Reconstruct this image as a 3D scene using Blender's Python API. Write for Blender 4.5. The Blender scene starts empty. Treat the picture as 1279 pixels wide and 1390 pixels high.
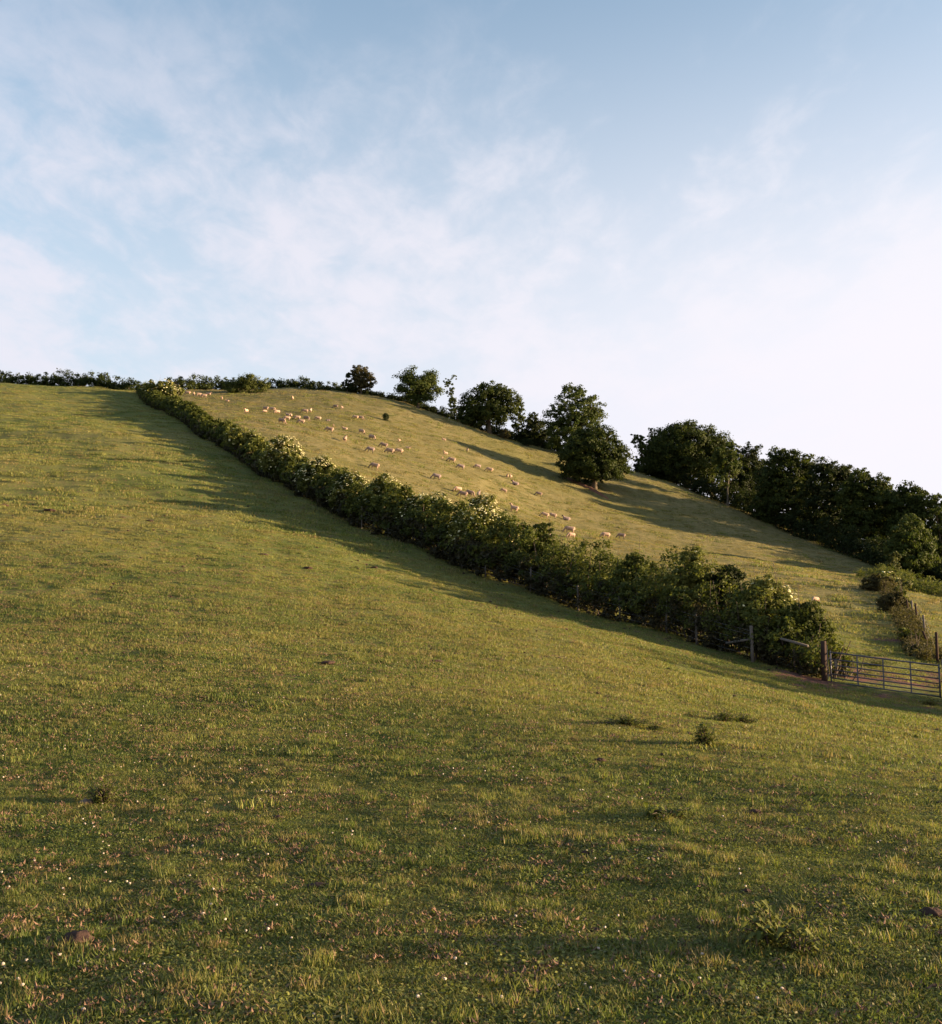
import bpy, bmesh, math, random
import numpy as np
from mathutils import Vector, Matrix, Quaternion

S = bpy.context.scene
COL = S.collection
PI = math.pi

# ------------------------------------------------------------------ camera
F = 1500.0                      # focal length in pixels of a 1279 px wide picture
PITCH = math.atan((880 - 695) / F)
cam_d = bpy.data.cameras.new('camera')
cam = bpy.data.objects.new('camera', cam_d)
COL.objects.link(cam)
cam.location = (0, 0, 0)
cam.rotation_euler = (PI / 2 + PITCH, 0, 0)
cam_d.sensor_fit = 'HORIZONTAL'
cam_d.sensor_width = 36
cam_d.lens = 36 * F / 1279
cam_d.clip_start = 0.1
cam_d.clip_end = 20000
S.camera = cam

# ------------------------------------------------------------------ light
SUN_ELEV = math.radians(6.2)
SUN_AZ = math.radians(90.5)       # clockwise from the view direction (+Y): to the right
sun_dir = Vector((math.sin(SUN_AZ) * math.cos(SUN_ELEV), math.cos(SUN_AZ) * math.cos(SUN_ELEV), math.sin(SUN_ELEV)))
sd = bpy.data.lights.new('sun', 'SUN')
sd.energy = 5.0
sd.angle = math.radians(0.6)
sd.color = (1.0, 0.72, 0.42)
sun = bpy.data.objects.new('sun', sd)
COL.objects.link(sun)
sun.rotation_euler = sun_dir.to_track_quat('Z', 'Y').to_euler()

SKY_STRENGTH = 0.0575
EXPOSURE = 2.05
S.view_settings.view_transform = 'Standard'
S.view_settings.look = 'None'
S.view_settings.exposure = EXPOSURE
S.view_settings.gamma = 1
S.view_settings.use_curve_mapping = False
S.render.engine = 'CYCLES'


class NT:
    """little node tree helper"""
    def __init__(s, tree):
        s.t = tree; s.n = tree.nodes; s.l = tree.links
    def new(s, typ, **kw):
        n = s.n.new(typ)
        for k, v in kw.items():
            setattr(n, k, v)
        return n
    def link(s, a, b):
        s.l.new(a, b)
    def set(s, sock, v):
        if isinstance(v, bpy.types.NodeSocket):
            s.l.new(v, sock)
        else:
            sock.default_value = v
    def math(s, op, a, b=0.0, c=None, clamp=False):
        n = s.new('ShaderNodeMath', operation=op); n.use_clamp = clamp
        s.set(n.inputs[0], a); s.set(n.inputs[1], b)
        if c is not None: s.set(n.inputs[2], c)
        return n.outputs[0]
    def vmath(s, op, a, b=(0, 0, 0)):
        n = s.new('ShaderNodeVectorMath', operation=op)
        s.set(n.inputs[0], a); s.set(n.inputs[1], b)
        return n.outputs['Value'] if op in ('DOT_PRODUCT', 'LENGTH') else n.outputs[0]
    def mix(s, f, a, b, blend='MIX'):
        n = s.new('ShaderNodeMix', data_type='RGBA', blend_type=blend)
        s.set(n.inputs['Factor'], f)
        s.set(n.inputs[6], a if isinstance(a, bpy.types.NodeSocket) else (*a[:3], 1))
        s.set(n.inputs[7], b if isinstance(b, bpy.types.NodeSocket) else (*b[:3], 1))
        return n.outputs[2]
    def noise(s, vec, scale, detail=3, rough=0.55, dist=0.0):
        n = s.new('ShaderNodeTexNoise')
        s.set(n.inputs['Vector'], vec); s.set(n.inputs['Scale'], scale)
        s.set(n.inputs['Detail'], detail); s.set(n.inputs['Roughness'], rough); s.set(n.inputs['Distortion'], dist)
        return n.outputs['Fac']
    def ramp(s, v, lo, hi, a=0.0, b=1.0):
        n = s.new('ShaderNodeMapRange'); n.interpolation_type = 'SMOOTHSTEP'
        s.set(n.inputs[0], v); s.set(n.inputs[1], lo); s.set(n.inputs[2], hi); s.set(n.inputs[3], a); s.set(n.inputs[4], b)
        return n.outputs[0]


# ------------------------------------------------------------------ world: clear evening sky with thin fleecy cloud
W = bpy.data.worlds.new('World'); S.world = W; W.use_nodes = True
w = NT(W.node_tree); w.n.clear()
sky = w.new('ShaderNodeTexSky', sky_type='NISHITA')
sky.sun_disc = False
sky.sun_elevation = SUN_ELEV
sky.sun_rotation = SUN_AZ
sky.air_density = 1.0; sky.dust_density = 1.6; sky.ozone_density = 1.0
tc = w.new('ShaderNodeTexCoord')
dirv = w.vmath('NORMALIZE', tc.outputs['Generated'])
sep = w.new('ShaderNodeSeparateXYZ'); w.link(dirv, sep.inputs[0])
dz = w.math('MAXIMUM', w.math('ADD', sep.outputs[2], 0.16), 0.14)
cx = w.math('DIVIDE', sep.outputs[0], dz); cy = w.math('DIVIDE', sep.outputs[1], dz)
cmb = w.new('ShaderNodeCombineXYZ'); w.link(cx, cmb.inputs[0]); w.link(cy, cmb.inputs[1])
mp = w.new('ShaderNodeMapping'); w.link(cmb.outputs[0], mp.inputs[0])
mp.inputs['Rotation'].default_value = (0, 0, math.radians(34)); mp.inputs['Location'].default_value = (5.3, 2.2, 0)
mp.inputs['Scale'].default_value = (1.25, 0.8, 1.0)
cv = mp.outputs[0]
big = w.noise(cv, 1.1, 2, 0.5, 0.2)
mid = w.noise(cv, 2.6, 4, 0.6, 0.25)
fine = w.noise(cv, 9.0, 7, 0.62, 0.3)
cover = w.math('ADD', w.math('MULTIPLY', big, 0.34), w.math('ADD', w.math('MULTIPLY', mid, 0.39), w.math('MULTIPLY', fine, 0.27)))
cover = w.ramp(cover, 0.425, 0.595)
# less cloud overhead, more near the horizon
lowf = w.ramp(sep.outputs[2], 0.57, 0.36)
cover = w.math('MULTIPLY', cover, w.math('ADD', w.math('MULTIPLY', lowf, 0.58), 0.10), clamp=True)
sdot = w.vmath('DOT_PRODUCT', dirv, tuple(sun_dir))
glow = w.ramp(sdot, -0.55, 0.45)
# thin high veil thickening to the horizon and the sun
veil = w.math('MULTIPLY', w.ramp(sep.outputs[2], 0.60, 0.14), w.math('ADD', w.math('MULTIPLY', glow, 0.6), 0.6), clamp=True)
skycol = w.mix(1.0, sky.outputs[0], (1.72, 1.76, 1.86), 'MULTIPLY')
VE = w.mix(glow, (2.9, 3.2, 3.75), (4.05, 3.95, 4.25))
c1 = w.mix(veil, skycol, VE)
cloudc = w.mix(glow, (3.85, 3.6, 3.95), (4.1, 3.95, 4.2))
c2 = w.mix(cover, c1, cloudc)
bg = w.new('ShaderNodeBackground'); w.link(c2, bg.inputs[0]); bg.inputs[1].default_value = SKY_STRENGTH
wo = w.new('ShaderNodeOutputWorld'); w.link(bg.outputs[0], wo.inputs[0])

# ------------------------------------------------------------------ terrain height from survey points
CP, SP = math.cos(PITCH), math.sin(PITCH)
def ray(px, py):
    x = (px - 639.5) / F; v = (695 - py) / F
    return np.array([x, CP - v * SP, SP + v * CP])
def at(px, py, d):              # point seen at (px, py) whose distance along Y is d
    r = ray(px, py)
    return r * (d / r[1])

SURV = [
 # the near field
 (-300,1390,4.9),(0,1390,4.9),(640,1390,4.9),(1279,1390,4.9),(1600,1390,4.9),
 (0,1100,10.5),(0,910,21),(0,767,40),(0,690,62),(0,593,105),(0,553,145),(0,521,190),
 (-300,900,21),(-300,680,60),(-300,575,110),(-300,517,190),
 (320,1100,10.3),(320,915,21.5),(320,800,38),(320,708,60),(200,600,105),(640,1100,10),(640,930,20),
 (640,838,36),(960,1100,10),(960,960,22),(1279,1100,10),(1279,1020,20),(1600,1100,10),(1600,1000,30),
 # along the main hedge
 (1127,932,39.5),(1050,907,41),(960,882,44),(850,842,50),(720,797,56.5),(600,757,64),(490,717,72),
 (400,667,86),(300,607,115),(230,562,152),(190,537,182),
 (1279,953,38),
 # the far field
 (1200,895,47),(1190,870,58),(1200,830,85),(1279,885,55),(1279,835,85),(1200,793,122),(1279,806,125),
 (1107,822,78),(1000,760,120),(843,728,150),(740,702,150),(530,614,150),(382,574,150),(460,554,185),(600,622,160),
 (650,652,152),(290,548,180),(807,662,182),(843,775,98),(775,768,98),(700,752,96),(620,722,95),(1000,808,78),(930,790,88),(1600,845,120),(1600,900,60),
 # the crest
 (1300,788,150),(1200,772,158),(1100,734,175),(1000,692,190),(870,642,205),(730,608,210),(640,582,212),(560,550,212),
 (460,532,212),(380,530,212),(250,530,207),(130,527,203),(0,519,198),(-300,512,198),(-700,505,198),
]
pts = [at(*s) for s in SURV]
pts = [(p[0], p[1], p[2]) for p in pts]
pts += [(0,0,-1.65),(-12,0,-1.3),(12,0,-1.9),(0,-25,-2.2),(-40,-20,-1.0),(40,-20,-3.2),(-90,20,3),(60,30,-2.6),(-120,90,14)]
for x in (-150,-80,-20,30,75,110):         # the ground falls away behind the crest
    zz = np.interp(x, (-150,-60,-20,30,75,110), (44,44.5,44,24,4,-4))
    pts.append((x, 260, zz)); pts.append((x*1.2, 340, zz-20)); 
pts = np.array(pts)
Cx = pts[:, :2] / 100.0
n = len(pts)
def tps(r2):
    return np.where(r2 > 0, 0.5 * r2 * np.log(np.maximum(r2, 1e-12)), 0)
D2 = ((Cx[:, None] - Cx[None]) ** 2).sum(-1)
A = np.zeros((n + 3, n + 3)); A[:n, :n] = tps(D2) + np.eye(n) * 0.0004
A[:n, n] = 1; A[:n, n+1:] = Cx; A[n, :n] = 1; A[n+1:, :n] = Cx.T
wts = np.linalg.solve(A, np.concatenate([pts[:, 2], [0, 0, 0]]))
nr = np.random.RandomState(5)
WAV = [(L, a, nr.uniform(0, 2*PI), nr.uniform(0, 2*PI)) for L, a in
       [(31,.10),(19,.06),(13,.045),(9,.034),(6.5,.026),(4.6,.020),(3.3,.020),(2.4,.014),(1.7,.011),(1.2,.008),(.85,.006),(.6,.004)] for _ in range(2)]
def height(x, y):
    x = np.atleast_1d(np.asarray(x, float)); y = np.atleast_1d(np.asarray(y, float))
    out = np.empty(x.shape)
    X = np.stack([x.ravel(), y.ravel()], 1) / 100.0
    res = np.empty(len(X))
    for i in range(0, len(X), 20000):
        c = X[i:i+20000]
        d2 = ((c[:, None] - Cx[None]) ** 2).sum(-1)
        res[i:i+20000] = tps(d2) @ wts[:n] + wts[n] + c @ wts[n+1:]
    z = res.reshape(x.shape)
    r = np.hypot(x, y)
    far = np.clip((r - 330) / 170, 0, 1); far = far*far*(3-2*far)
    z = np.clip(z, -60, 56)
    z = z * (1 - far) - 25 * far
    calm = np.clip((r - 1) / 60, 0.24, 1)
    for L, a, th, ph in WAV:
        z = z + a * calm * np.sin((x*math.cos(th) + y*math.sin(th)) * 2*PI / L + ph + 1.1*np.sin((y*math.cos(th) - x*math.sin(th)) * 4.3 / L))
    return z
def hz(x, y): return float(height(x, y)[0])
def ground_at(px, py, dmin=4.0, dmax=260):
    """where the sight line through this point of the view first meets the ground"""
    r = ray(px, py); r = r / r[1]
    d = np.geomspace(dmin, dmax, 900)
    h = height(r[0]*d, d) - r[2]*d
    i = np.argmax(h > 0)
    if not (h > 0).any(): i = int(np.argmax(h))
    if i > 0 and h[i] > 0:
        t = -h[i-1] / (h[i] - h[i-1]); dd = d[i-1] + t*(d[i]-d[i-1])
    else: dd = d[i]
    return Vector((r[0]*dd, dd, hz(r[0]*dd, dd)))
def gnormal(x, y, e=0.8):
    hx = (hz(x+e, y) - hz(x-e, y)) / (2*e); hy = (hz(x, y+e) - hz(x, y-e)) / (2*e)
    return Vector((-hx, -hy, 1)).normalized()

# main hedge base line in plan
HL_PX = [(1116,918,39.6),(1050,905,41),(960,880,44),(850,840,50),(720,795,56.5),(600,755,64),(490,715,72),(400,665,86),(300,605,115),(230,560,152),(190,535,184)]
HL = np.array([at(*p)[:2] for p in HL_PX])
seg = np.hypot(*np.diff(HL, axis=0).T); HS = np.concatenate([[0], np.cumsum(seg)]); HLEN = HS[-1]
def hedge_pt(s):
    return np.interp(s, HS, HL[:, 0]), np.interp(s, HS, HL[:, 1])
def side_of_hedge(x, y):        # > 0 on the far field's side
    xs = np.interp(y, HL[:, 1], HL[:, 0])
    return x - xs

# ------------------------------------------------------------------ small helpers
def mesh_np(name, V, Fc, mats=None, mat_idx=None, attrs=None, smooth=False):
    """V (n,3), Fc list/array of faces with equal corner counts"""
    V = np.asarray(V, np.float32); Fc = np.asarray(Fc, np.int32)
    m = bpy.data.meshes.new(name)
    k = Fc.shape[1]
    m.vertices.add(len(V)); m.vertices.foreach_set('co', V.ravel())
    m.loops.add(Fc.size); m.loops.foreach_set('vertex_index', Fc.ravel())
    m.polygons.add(len(Fc)); m.polygons.foreach_set('loop_start', np.arange(0, Fc.size, k, dtype=np.int32))
    try: m.polygons.foreach_set('loop_total', np.full(len(Fc), k, np.int32))
    except Exception: pass
    if mat_idx is not None: m.polygons.foreach_set('material_index', np.asarray(mat_idx, np.int32))
    m.polygons.foreach_set('use_smooth', np.full(len(Fc), bool(smooth)))
    for k2, v in (attrs or {}).items():
        a = m.attributes.new(k2, 'FLOAT', 'POINT'); a.data.foreach_set('value', np.asarray(v, np.float32))
    m.update(calc_edges=True)
    for mm in (mats or []): m.materials.append(mm)
    return m
def obj(name, mesh, parent=None, loc=None, **props):
    o = bpy.data.objects.new(name, mesh); COL.objects.link(o)
    if parent is not None: o.parent = parent
    if loc is not None: o.location = loc
    for k, v in props.items(): o[k] = v
    return o
def thing(name, label, cat, loc=(0,0,0), rz=0, group=None):
    o = bpy.data.objects.new(name, None); COL.objects.link(o)
    o.location = loc; o.rotation_euler = (0, 0, rz); o.empty_display_size = 0.3
    o['label'] = label; o['category'] = cat
    if group: o['group'] = group
    return o
class Geo:
    """collects quads"""
    def __init__(s): s.V = []; s.F = []; s.A = []
    def tube(s, P, R, k=6, cap=True):
        P = [Vector(p) for p in P]; base = len(s.V)
        prev = None
        for i, p in enumerate(P):
            t = (P[min(i+1, len(P)-1)] - P[max(i-1, 0)]).normalized()
            if prev is None: a = t.orthogonal().normalized()
            else: a = (prev - t * prev.dot(t)).normalized()
            prev = a; b = t.cross(a)
            for j in range(k):
                q = 2*PI*j/k
                s.V.append(p + (a*math.cos(q) + b*math.sin(q)) * R[i])
        for i in range(len(P)-1):
            for j in range(k):
                s.F.append((base+i*k+j, base+i*k+(j+1) % k, base+(i+1)*k+(j+1) % k, base+(i+1)*k+j))
        if cap:
            for i in (0, len(P)-1):
                c = len(s.V); s.V.append(P[i])
                for j in range(0, k, 1):
                    a_, b_ = base+i*k+j, base+i*k+(j+1) % k
                    s.F.append((c, a_, b_, b_) if i else (c, b_, a_, a_))
    def box(s, M, sx, sy, sz):
        base = len(s.V)
        for x in (-1, 1):
            for y in (-1, 1):
                for z in (-1, 1): s.V.append(M @ Vector((x*sx/2, y*sy/2, z*sz/2)))
        for f in ((0,1,3,2),(4,6,7,5),(0,4,5,1),(2,3,7,6),(0,2,6,4),(1,5,7,3)): s.F.append(tuple(base+i for i in f))
    def mesh(s, name, mat, smooth=True):
        bm = bmesh.new()
        vs = [bm.verts.new(v) for v in s.V]
        for f in s.F:
            u = list(dict.fromkeys(f))
            if len(u) >= 3:
                try: bm.faces.new([vs[i] for i in u])
                except ValueError: pass
        bmesh.ops.recalc_face_normals(bm, faces=bm.faces)
        m = bpy.data.meshes.new(name); bm.to_mesh(m); bm.free()
        for p in m.polygons: p.use_smooth = smooth
        m.materials.append(mat)
        return m

# ------------------------------------------------------------------ materials
def new_mat(name):
    m = bpy.data.materials.new(name); m.use_nodes = True
    t = NT(m.node_tree); t.n.clear()
    return m, t
def finish(t, col, rough=0.8, spec=0.2, bump=None, trans=None, tcol=None):
    b = t.new('ShaderNodeBsdfPrincipled')
    t.set(b.inputs['Base Color'], col if isinstance(col, bpy.types.NodeSocket) else (*col, 1))
    t.set(b.inputs['Roughness'], rough); t.set(b.inputs['Specular IOR Level'], spec)
    if bump is not None:
        bn = t.new('ShaderNodeBump'); t.set(bn.inputs['Height'], bump[0]); bn.inputs['Strength'].default_value = bump[1]
        bn.inputs['Distance'].default_value = bump[2]; t.link(bn.outputs[0], b.inputs['Normal'])
    out = t.new('ShaderNodeOutputMaterial')
    if trans:
        tr = t.new('ShaderNodeBsdfTranslucent'); t.set(tr.inputs[0], tcol)
        ms = t.new('ShaderNodeMixShader'); ms.inputs[0].default_value = trans
        t.link(b.outputs[0], ms.inputs[1]); t.link(tr.outputs[0], ms.inputs[2]); t.link(ms.outputs[0], out.inputs[0])
    else: t.link(b.outputs[0], out.inputs[0])

def pasture_colour(t, pos, farf):
    """the colour of the sward at a place: green near field, strawy far field"""
    n1 = t.noise(pos, 0.05, 3); n2 = t.noise(pos, 0.35, 4, 0.6); n3 = t.noise(pos, 2.3, 4, 0.65); n4 = t.noise(pos, 0.9, 3, 0.6)
    near = t.mix(t.ramp(n2, .35, .68), (.092, .120, .029), (.158, .168, .048))
    near = t.mix(t.math('MULTIPLY', t.ramp(n1, .42, .66), .6), near, (.178, .168, .058))
    far = t.mix(t.ramp(n2, .3, .7), (.146, .128, .052), (.204, .172, .080))
    n5 = t.noise(t.vmath('MULTIPLY', pos, (.5, .5, 1.8)), 1.9, 4, .65)
    far = t.mix(t.math('MULTIPLY', t.ramp(n4, .50, .68), .65), far, (.096, .092, .038))
    far = t.mix(t.math('MULTIPLY', t.ramp(n5, .56, .66), .6), far, (.060, .066, .020))
    far = t.mix(t.math('MULTIPLY', t.ramp(n1, .5, .7), .5), far, (.118, .116, .036))
    c = t.mix(farf, near, far)
    dark = t.math('MULTIPLY', t.ramp(n3, .55, .72), .35)
    return t.mix(dark, c, (.035, .045, .010))

# ground
gm, t = new_mat('pasture_ground')
g = t.new('ShaderNodeNewGeometry'); pos = g.outputs['Position']
def attr(t, nm): 
    a = t.new('ShaderNodeAttribute'); a.attribute_name = nm; return a.outputs['Fac']
farf = attr(t, 'far_field'); soil = attr(t, 'soil')
c = pasture_colour(t, pos, farf)
spk = t.noise(pos, 5.0, 4, .7)
bar = t.ramp(t.noise(pos, .8, 3, .6), .38, .62)
c = t.mix(t.math('MULTIPLY', t.math('MULTIPLY', t.ramp(spk, .50, .62), t.math('SUBTRACT', 1.0, farf)), t.math('ADD', t.math('MULTIPLY', bar, .6), .25), clamp=True), c, (.155, .085, .058))
c = t.mix(t.math('MULTIPLY', t.ramp(t.noise(pos, 14.0, 3, .7), .5, .66), .6), c, (.035, .040, .012))
sn = t.noise(pos, 1.2, 5, .65)
sf = t.ramp(t.math('ADD', soil, t.math('MULTIPLY', t.math('SUBTRACT', sn, .5), 1.3)), .42, .62)
sc = t.mix(t.noise(pos, 5, 4), (.095, .048, .040), (.20, .110, .088))
c = t.mix(sf, c, sc)
hgt = t.math('ADD', t.math('MULTIPLY', t.noise(pos, 3.0, 6, .75), 1.0), t.math('MULTIPLY', t.noise(pos, 17.0, 4, .7), .35))
finish(t, c, .95, .05, (hgt, 1.0, .16))

# grass blades
def grass_mat(name, straw):
    m, t = new_mat(name)
    g = t.new('ShaderNodeNewGeometry'); pos = g.outputs['Position']
    farf = straw
    c = pasture_colour(t, pos, farf)
    oi = t.new('ShaderNodeObjectInfo')
    v = attr(t, 'tint'); hgt_ = attr(t, 'tip')
    c = t.mix(1.0, c, t.mix(v, (.62, .70, .65), (1.75, 1.62, 1.4)), 'MULTIPLY')
    c = t.mix(t.math('MULTIPLY', t.ramp(oi.outputs['Random'], .66, .95), .7), c, (.20, .145, .065))
    c = t.mix(t.math('MULTIPLY', t.ramp(v, .84, .95), .8), c, (.30, .19, .11))
    tc_ = t.mix(1.0, c, (1.25, 1.3, .7), 'MULTIPLY')
    finish(t, c, .55, .25, None, .38, tc_)
    return m
grass_near = grass_mat('grass_blade', 0.0)
grass_far = grass_mat('straw_blade', 1.0)

def leaf_mat(name, a, b, trans=.3, gloss=.6, spec=.12):
    m, t = new_mat(name)
    v = attr(t, 'tint'); g = t.new('ShaderNodeNewGeometry')
    c = t.mix(v, a, b)
    c = t.mix(t.math('MULTIPLY', t.ramp(t.noise(g.outputs['Position'], .5, 2), .4, .65), .35), c, tuple(x*.6 for x in a))
    finish(t, c, gloss, spec, None, trans, t.mix(1.0, c, (1.3, 1.35, .6), 'MULTIPLY'))
    return m
LF_OAK = leaf_mat('oak_leaves', (.022,.034,.008), (.058,.072,.016))
LF_ASH = leaf_mat('ash_leaves', (.038,.058,.014), (.088,.104,.026))
LF_DARK = leaf_mat('dark_leaves', (.014,.022,.007), (.034,.044,.012))
LF_HEDGE = leaf_mat('hedge_leaves', (.036,.050,.012), (.118,.128,.030))
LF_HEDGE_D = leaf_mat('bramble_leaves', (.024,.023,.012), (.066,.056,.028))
LF_ELDER = leaf_mat('elder_leaves', (.066,.080,.020), (.215,.212,.058))
LF_PALE = leaf_mat('pale_willow_leaves', (.075,.085,.03), (.14,.14,.055))
LF_BROWN = leaf_mat('copper_tinted_leaves', (.042,.040,.017), (.105,.088,.036))
LF_WEED = leaf_mat('weed_leaves', (.065,.082,.020), (.165,.170,.052), .3, .65, .10)

def plain(name, a, b, scale=8, rough=.85, spec=.15, bump=.4, metal=0, vary=False):
    m, t = new_mat(name)
    tcx = t.new('ShaderNodeTexCoord')
    nn = t.noise(tcx.outputs['Object'], scale, 4, .6)
    cc = t.mix(nn, a, b)
    if vary:
        oi = t.new('ShaderNodeObjectInfo'); cc = t.mix(1.0, cc, t.mix(oi.outputs['Random'], (.62, .62, .66), (1.12, 1.08, 1.02)), 'MULTIPLY')
    finish(t, cc, rough, spec, (nn, bump, .02))
    if metal:
        for nd in t.n:
            if nd.type == 'BSDF_PRINCIPLED': nd.inputs['Metallic'].default_value = metal
    return m
BARK = plain('bark', (.045,.034,.022), (.12,.095,.065), 3)
BARK_PALE = plain('pale_bark', (.05,.045,.035), (.11,.095,.075), 3)
TWIG = plain('hedge_twigs', (.05,.036,.030), (.12,.09,.075), 6)
POSTW = plain('weathered_post_wood', (.075,.062,.054), (.175,.15,.13), 14)
POSTD = plain('dark_post_wood', (.022,.013,.012), (.065,.038,.030), 9)  # dark brown wood of the darker posts
GALV = plain('galvanised_steel', (.045,.047,.068), (.088,.09,.12), 20, .5, .4, .05, .3)
WIRE = plain('fence_wire', (.16,.16,.17), (.28,.28,.30), 20, .5, .5, .05, .6)
WOOL = plain('fleece', (.27,.185,.14), (.50,.36,.28), 9, .95, .05, 1.0, vary=True)
WOOL_D = plain('grey_fleece', (.19,.14,.13), (.33,.25,.23), 9, .95, .05, 1.0)
FACE = plain('sheep_face', (.16,.095,.075), (.28,.18,.14), 6, .8, .1, .3)
FACE_D = plain('dark_sheep_face', (.035,.022,.022), (.08,.05,.048), 6, .8, .1, .3)
UMBEL = plain('elder_blossom', (.50,.45,.22), (.76,.70,.42), 30, .8, .1, .6)
PETAL = plain('clover_petals', (.34,.28,.23), (.54,.46,.39), 60, .8, .1, .6)
DUNG = plain('dried_dung', (.020,.013,.012), (.075,.045,.035), 22, .9, .1, 1.0)
DEAD = plain('dead_leaf', (.085,.050,.036), (.25,.155,.105), 18, .8, .1, .5)
EARTH = plain('red_earth', (.09,.045,.030), (.19,.10,.07), 4, .95, .05, 1.0)
ROCKM = plain('turf_root', (.10,.07,.055), (.22,.17,.14), 10, .9, .1, 1.0)

# ------------------------------------------------------------------ ground sheet
def build_ground():
    a1 = np.radians(np.concatenate([np.arange(-180, -34, 3.0), np.arange(-34, 34, 0.22), np.arange(34, 180, 3.0)]))
    r = np.concatenate([np.geomspace(1.0, 300, 330), np.geomspace(310, 9000, 40)])
    nA, nR = len(a1), len(r)
    AA, RR = np.meshgrid(a1, r)
    X = RR*np.sin(AA); Y = RR*np.cos(AA)
    Z = height(X, Y)
    V = np.stack([X, Y, Z], -1).reshape(-1, 3)
    V = np.vstack([V, [[0, 0, hz(0, 0)]]])
    idx = np.arange(nA*nR).reshape(nR, nA); nx = np.roll(idx, -1, axis=1)
    Fq = np.stack([idx[:-1], nx[:-1], nx[1:], idx[1:]], -1).reshape(-1, 4)[:, ::-1]
    x, y = V[:, 0], V[:, 1]
    so = side_of_hedge(x, y)
    farfld = np.clip((so - 0.5)/2 + .5, 0, 1)
    farfld = np.where(y < 39, 0, farfld) * np.clip((y - 42)/8, 0, 1) 
    # greener by the gate and along the right fence
    farfld = farfld * (0.05 + 0.95*np.clip((y - 55)/50, 0, 1))
    farfld = np.where(x > np.interp(y, [46, 80, 112, 150], [20, 31.5, 42, 58]), farfld*.35, farfld)
    soil = np.zeros(len(V))
    def blob(px, py, rx, ry, ang=0, amt=.9):
        p = ground_at(px, py)
        dx, dy = x - p.x, y - p.y
        c_, s_ = math.cos(ang), math.sin(ang)
        q = np.sqrt(((dx*c_+dy*s_)/rx)**2 + ((-dx*s_+dy*c_)/ry)**2)
        np.maximum(soil, amt*np.clip(1.5 - q, 0, 1), out=soil)
    for a in [(1150,938,2.2,1.1),(1200,946,2.2,1.0),(1250,953,1.8,.8),(1100,925,1.3,.9),(1075,915,1.1,.7),(1160,915,1.5,1.2),(1240,925,2.0,1.3),(1255,960,1.2,.5),(1175,893,1.6,.6,0,.6),(1270,915,1.3,.9,0,.6),
              (809,667,2.0,.8,0,.6),(830,676,3,.5,-.6,.55),(780,654,3,.6,-.5,.5),(1215,870,1.5,1)]:
        blob(*a)
    # trodden strip at the foot of the hedge
    on = (y > 41) & (y < 180)
    soil = np.maximum(soil, np.where(on, .45*np.clip(1.3 - np.abs(so - .6)/1.2, 0, 1), 0))
    m = mesh_np('pasture', V, Fq, [gm], attrs={'far_field': farfld, 'soil': soil}, smooth=True)
    # centre fan
    bm = bmesh.new(); bm.from_mesh(m); bm.verts.ensure_lookup_table()
    c_ = bm.verts[nA*nR]
    for j in range(nA): bm.faces.new((c_, bm.verts[j], bm.verts[(j+1) % nA])[::-1])
    bm.to_mesh(m); bm.free()
    for p in m.polygons: p.use_smooth = True
    return obj('pasture', m, kind='structure')
build_ground()

# ------------------------------------------------------------------ foliage
rs = np.random.RandomState(11)
def unit(v): return v / np.maximum(np.linalg.norm(v, axis=-1, keepdims=True), 1e-9)
def leaves_from(P, N, size, tint, rng, spread=.9, aspect=.62):
    """one rhombic leaf at each of P facing roughly along N"""
    k = len(P)
    nrm = unit(N + rng.normal(0, spread, (k, 3)))
    a = unit(np.cross(nrm, rng.normal(0, 1, (k, 3)))); b = np.cross(nrm, a)
    s = (size * rng.uniform(.6, 1.35, k))[:, None] if np.isscalar(size) else (size*rng.uniform(.6, 1.35, k))[:, None]
    fold = nrm * s * .12
    V = np.stack([P - a*s*.5, P + b*s*aspect*.5 + fold, P + a*s*.5, P - b*s*aspect*.5 + fold], 1).reshape(-1, 3)
    Fq = np.arange(4*k).reshape(k, 4)
    return V, Fq, np.repeat(np.clip(tint, 0, 1), 4)
def clumps(lobes, ncl, rng, surf=.55, zcut=None):
    """clump centres spread through ellipsoids (cx,cy,cz,rx,ry,rz), biased outward"""
    L = np.array(lobes, float); vol = L[:, 3]*L[:, 4]*L[:, 5]; vol = vol**.75
    which = rng.choice(len(L), ncl, p=vol/vol.sum())
    d = unit(rng.normal(0, 1, (ncl, 3))); q = .12 + .86*rng.uniform(0, 1, ncl)**surf
    q = np.where(rng.uniform(0, 1, ncl) < .06, q*1.12, q)
    C = L[which, :3] + d*q[:, None]*L[which, 3:]
    O = unit(C - L[which, :3]*.7 - L[:, :3].mean(0)*.3)
    return C, O
def crown_mesh(name, lobes, nleaf, leaf, mat, rng, ncl=None, cr=None, spread=.8, surf=.5):
    size = np.mean([l[3] for l in lobes])
    nleaf = int(nleaf*1.6); leaf *= 1.06; ncl = ncl or max(60, int(nleaf/36)); cr = (cr or size*.20)*1.2
    C, O = clumps(lobes, ncl, rng, surf)
    per = nleaf // ncl
    crr = cr*rng.uniform(.5, 1.3, ncl)
    off = unit(rng.normal(0, 1, (ncl, per, 3))) * (rng.uniform(0, 1, (ncl, per, 1))**.55)
    off[..., 2] *= .72
    P = (C[:, None] + off*crr[:, None, None]).reshape(-1, 3)
    N = (unit(off)*.8 + O[:, None]*.6 + np.array([0, 0, .35])).reshape(-1, 3)
    tint = (np.repeat(rng.uniform(.1, .9, ncl), per) + rng.normal(0, .15, ncl*per))
    V, Fq, T = leaves_from(P, unit(N), leaf, tint, rng, spread*.6)
    return mesh_np(name, V, Fq, [mat], attrs={'tint': T}), C
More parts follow.
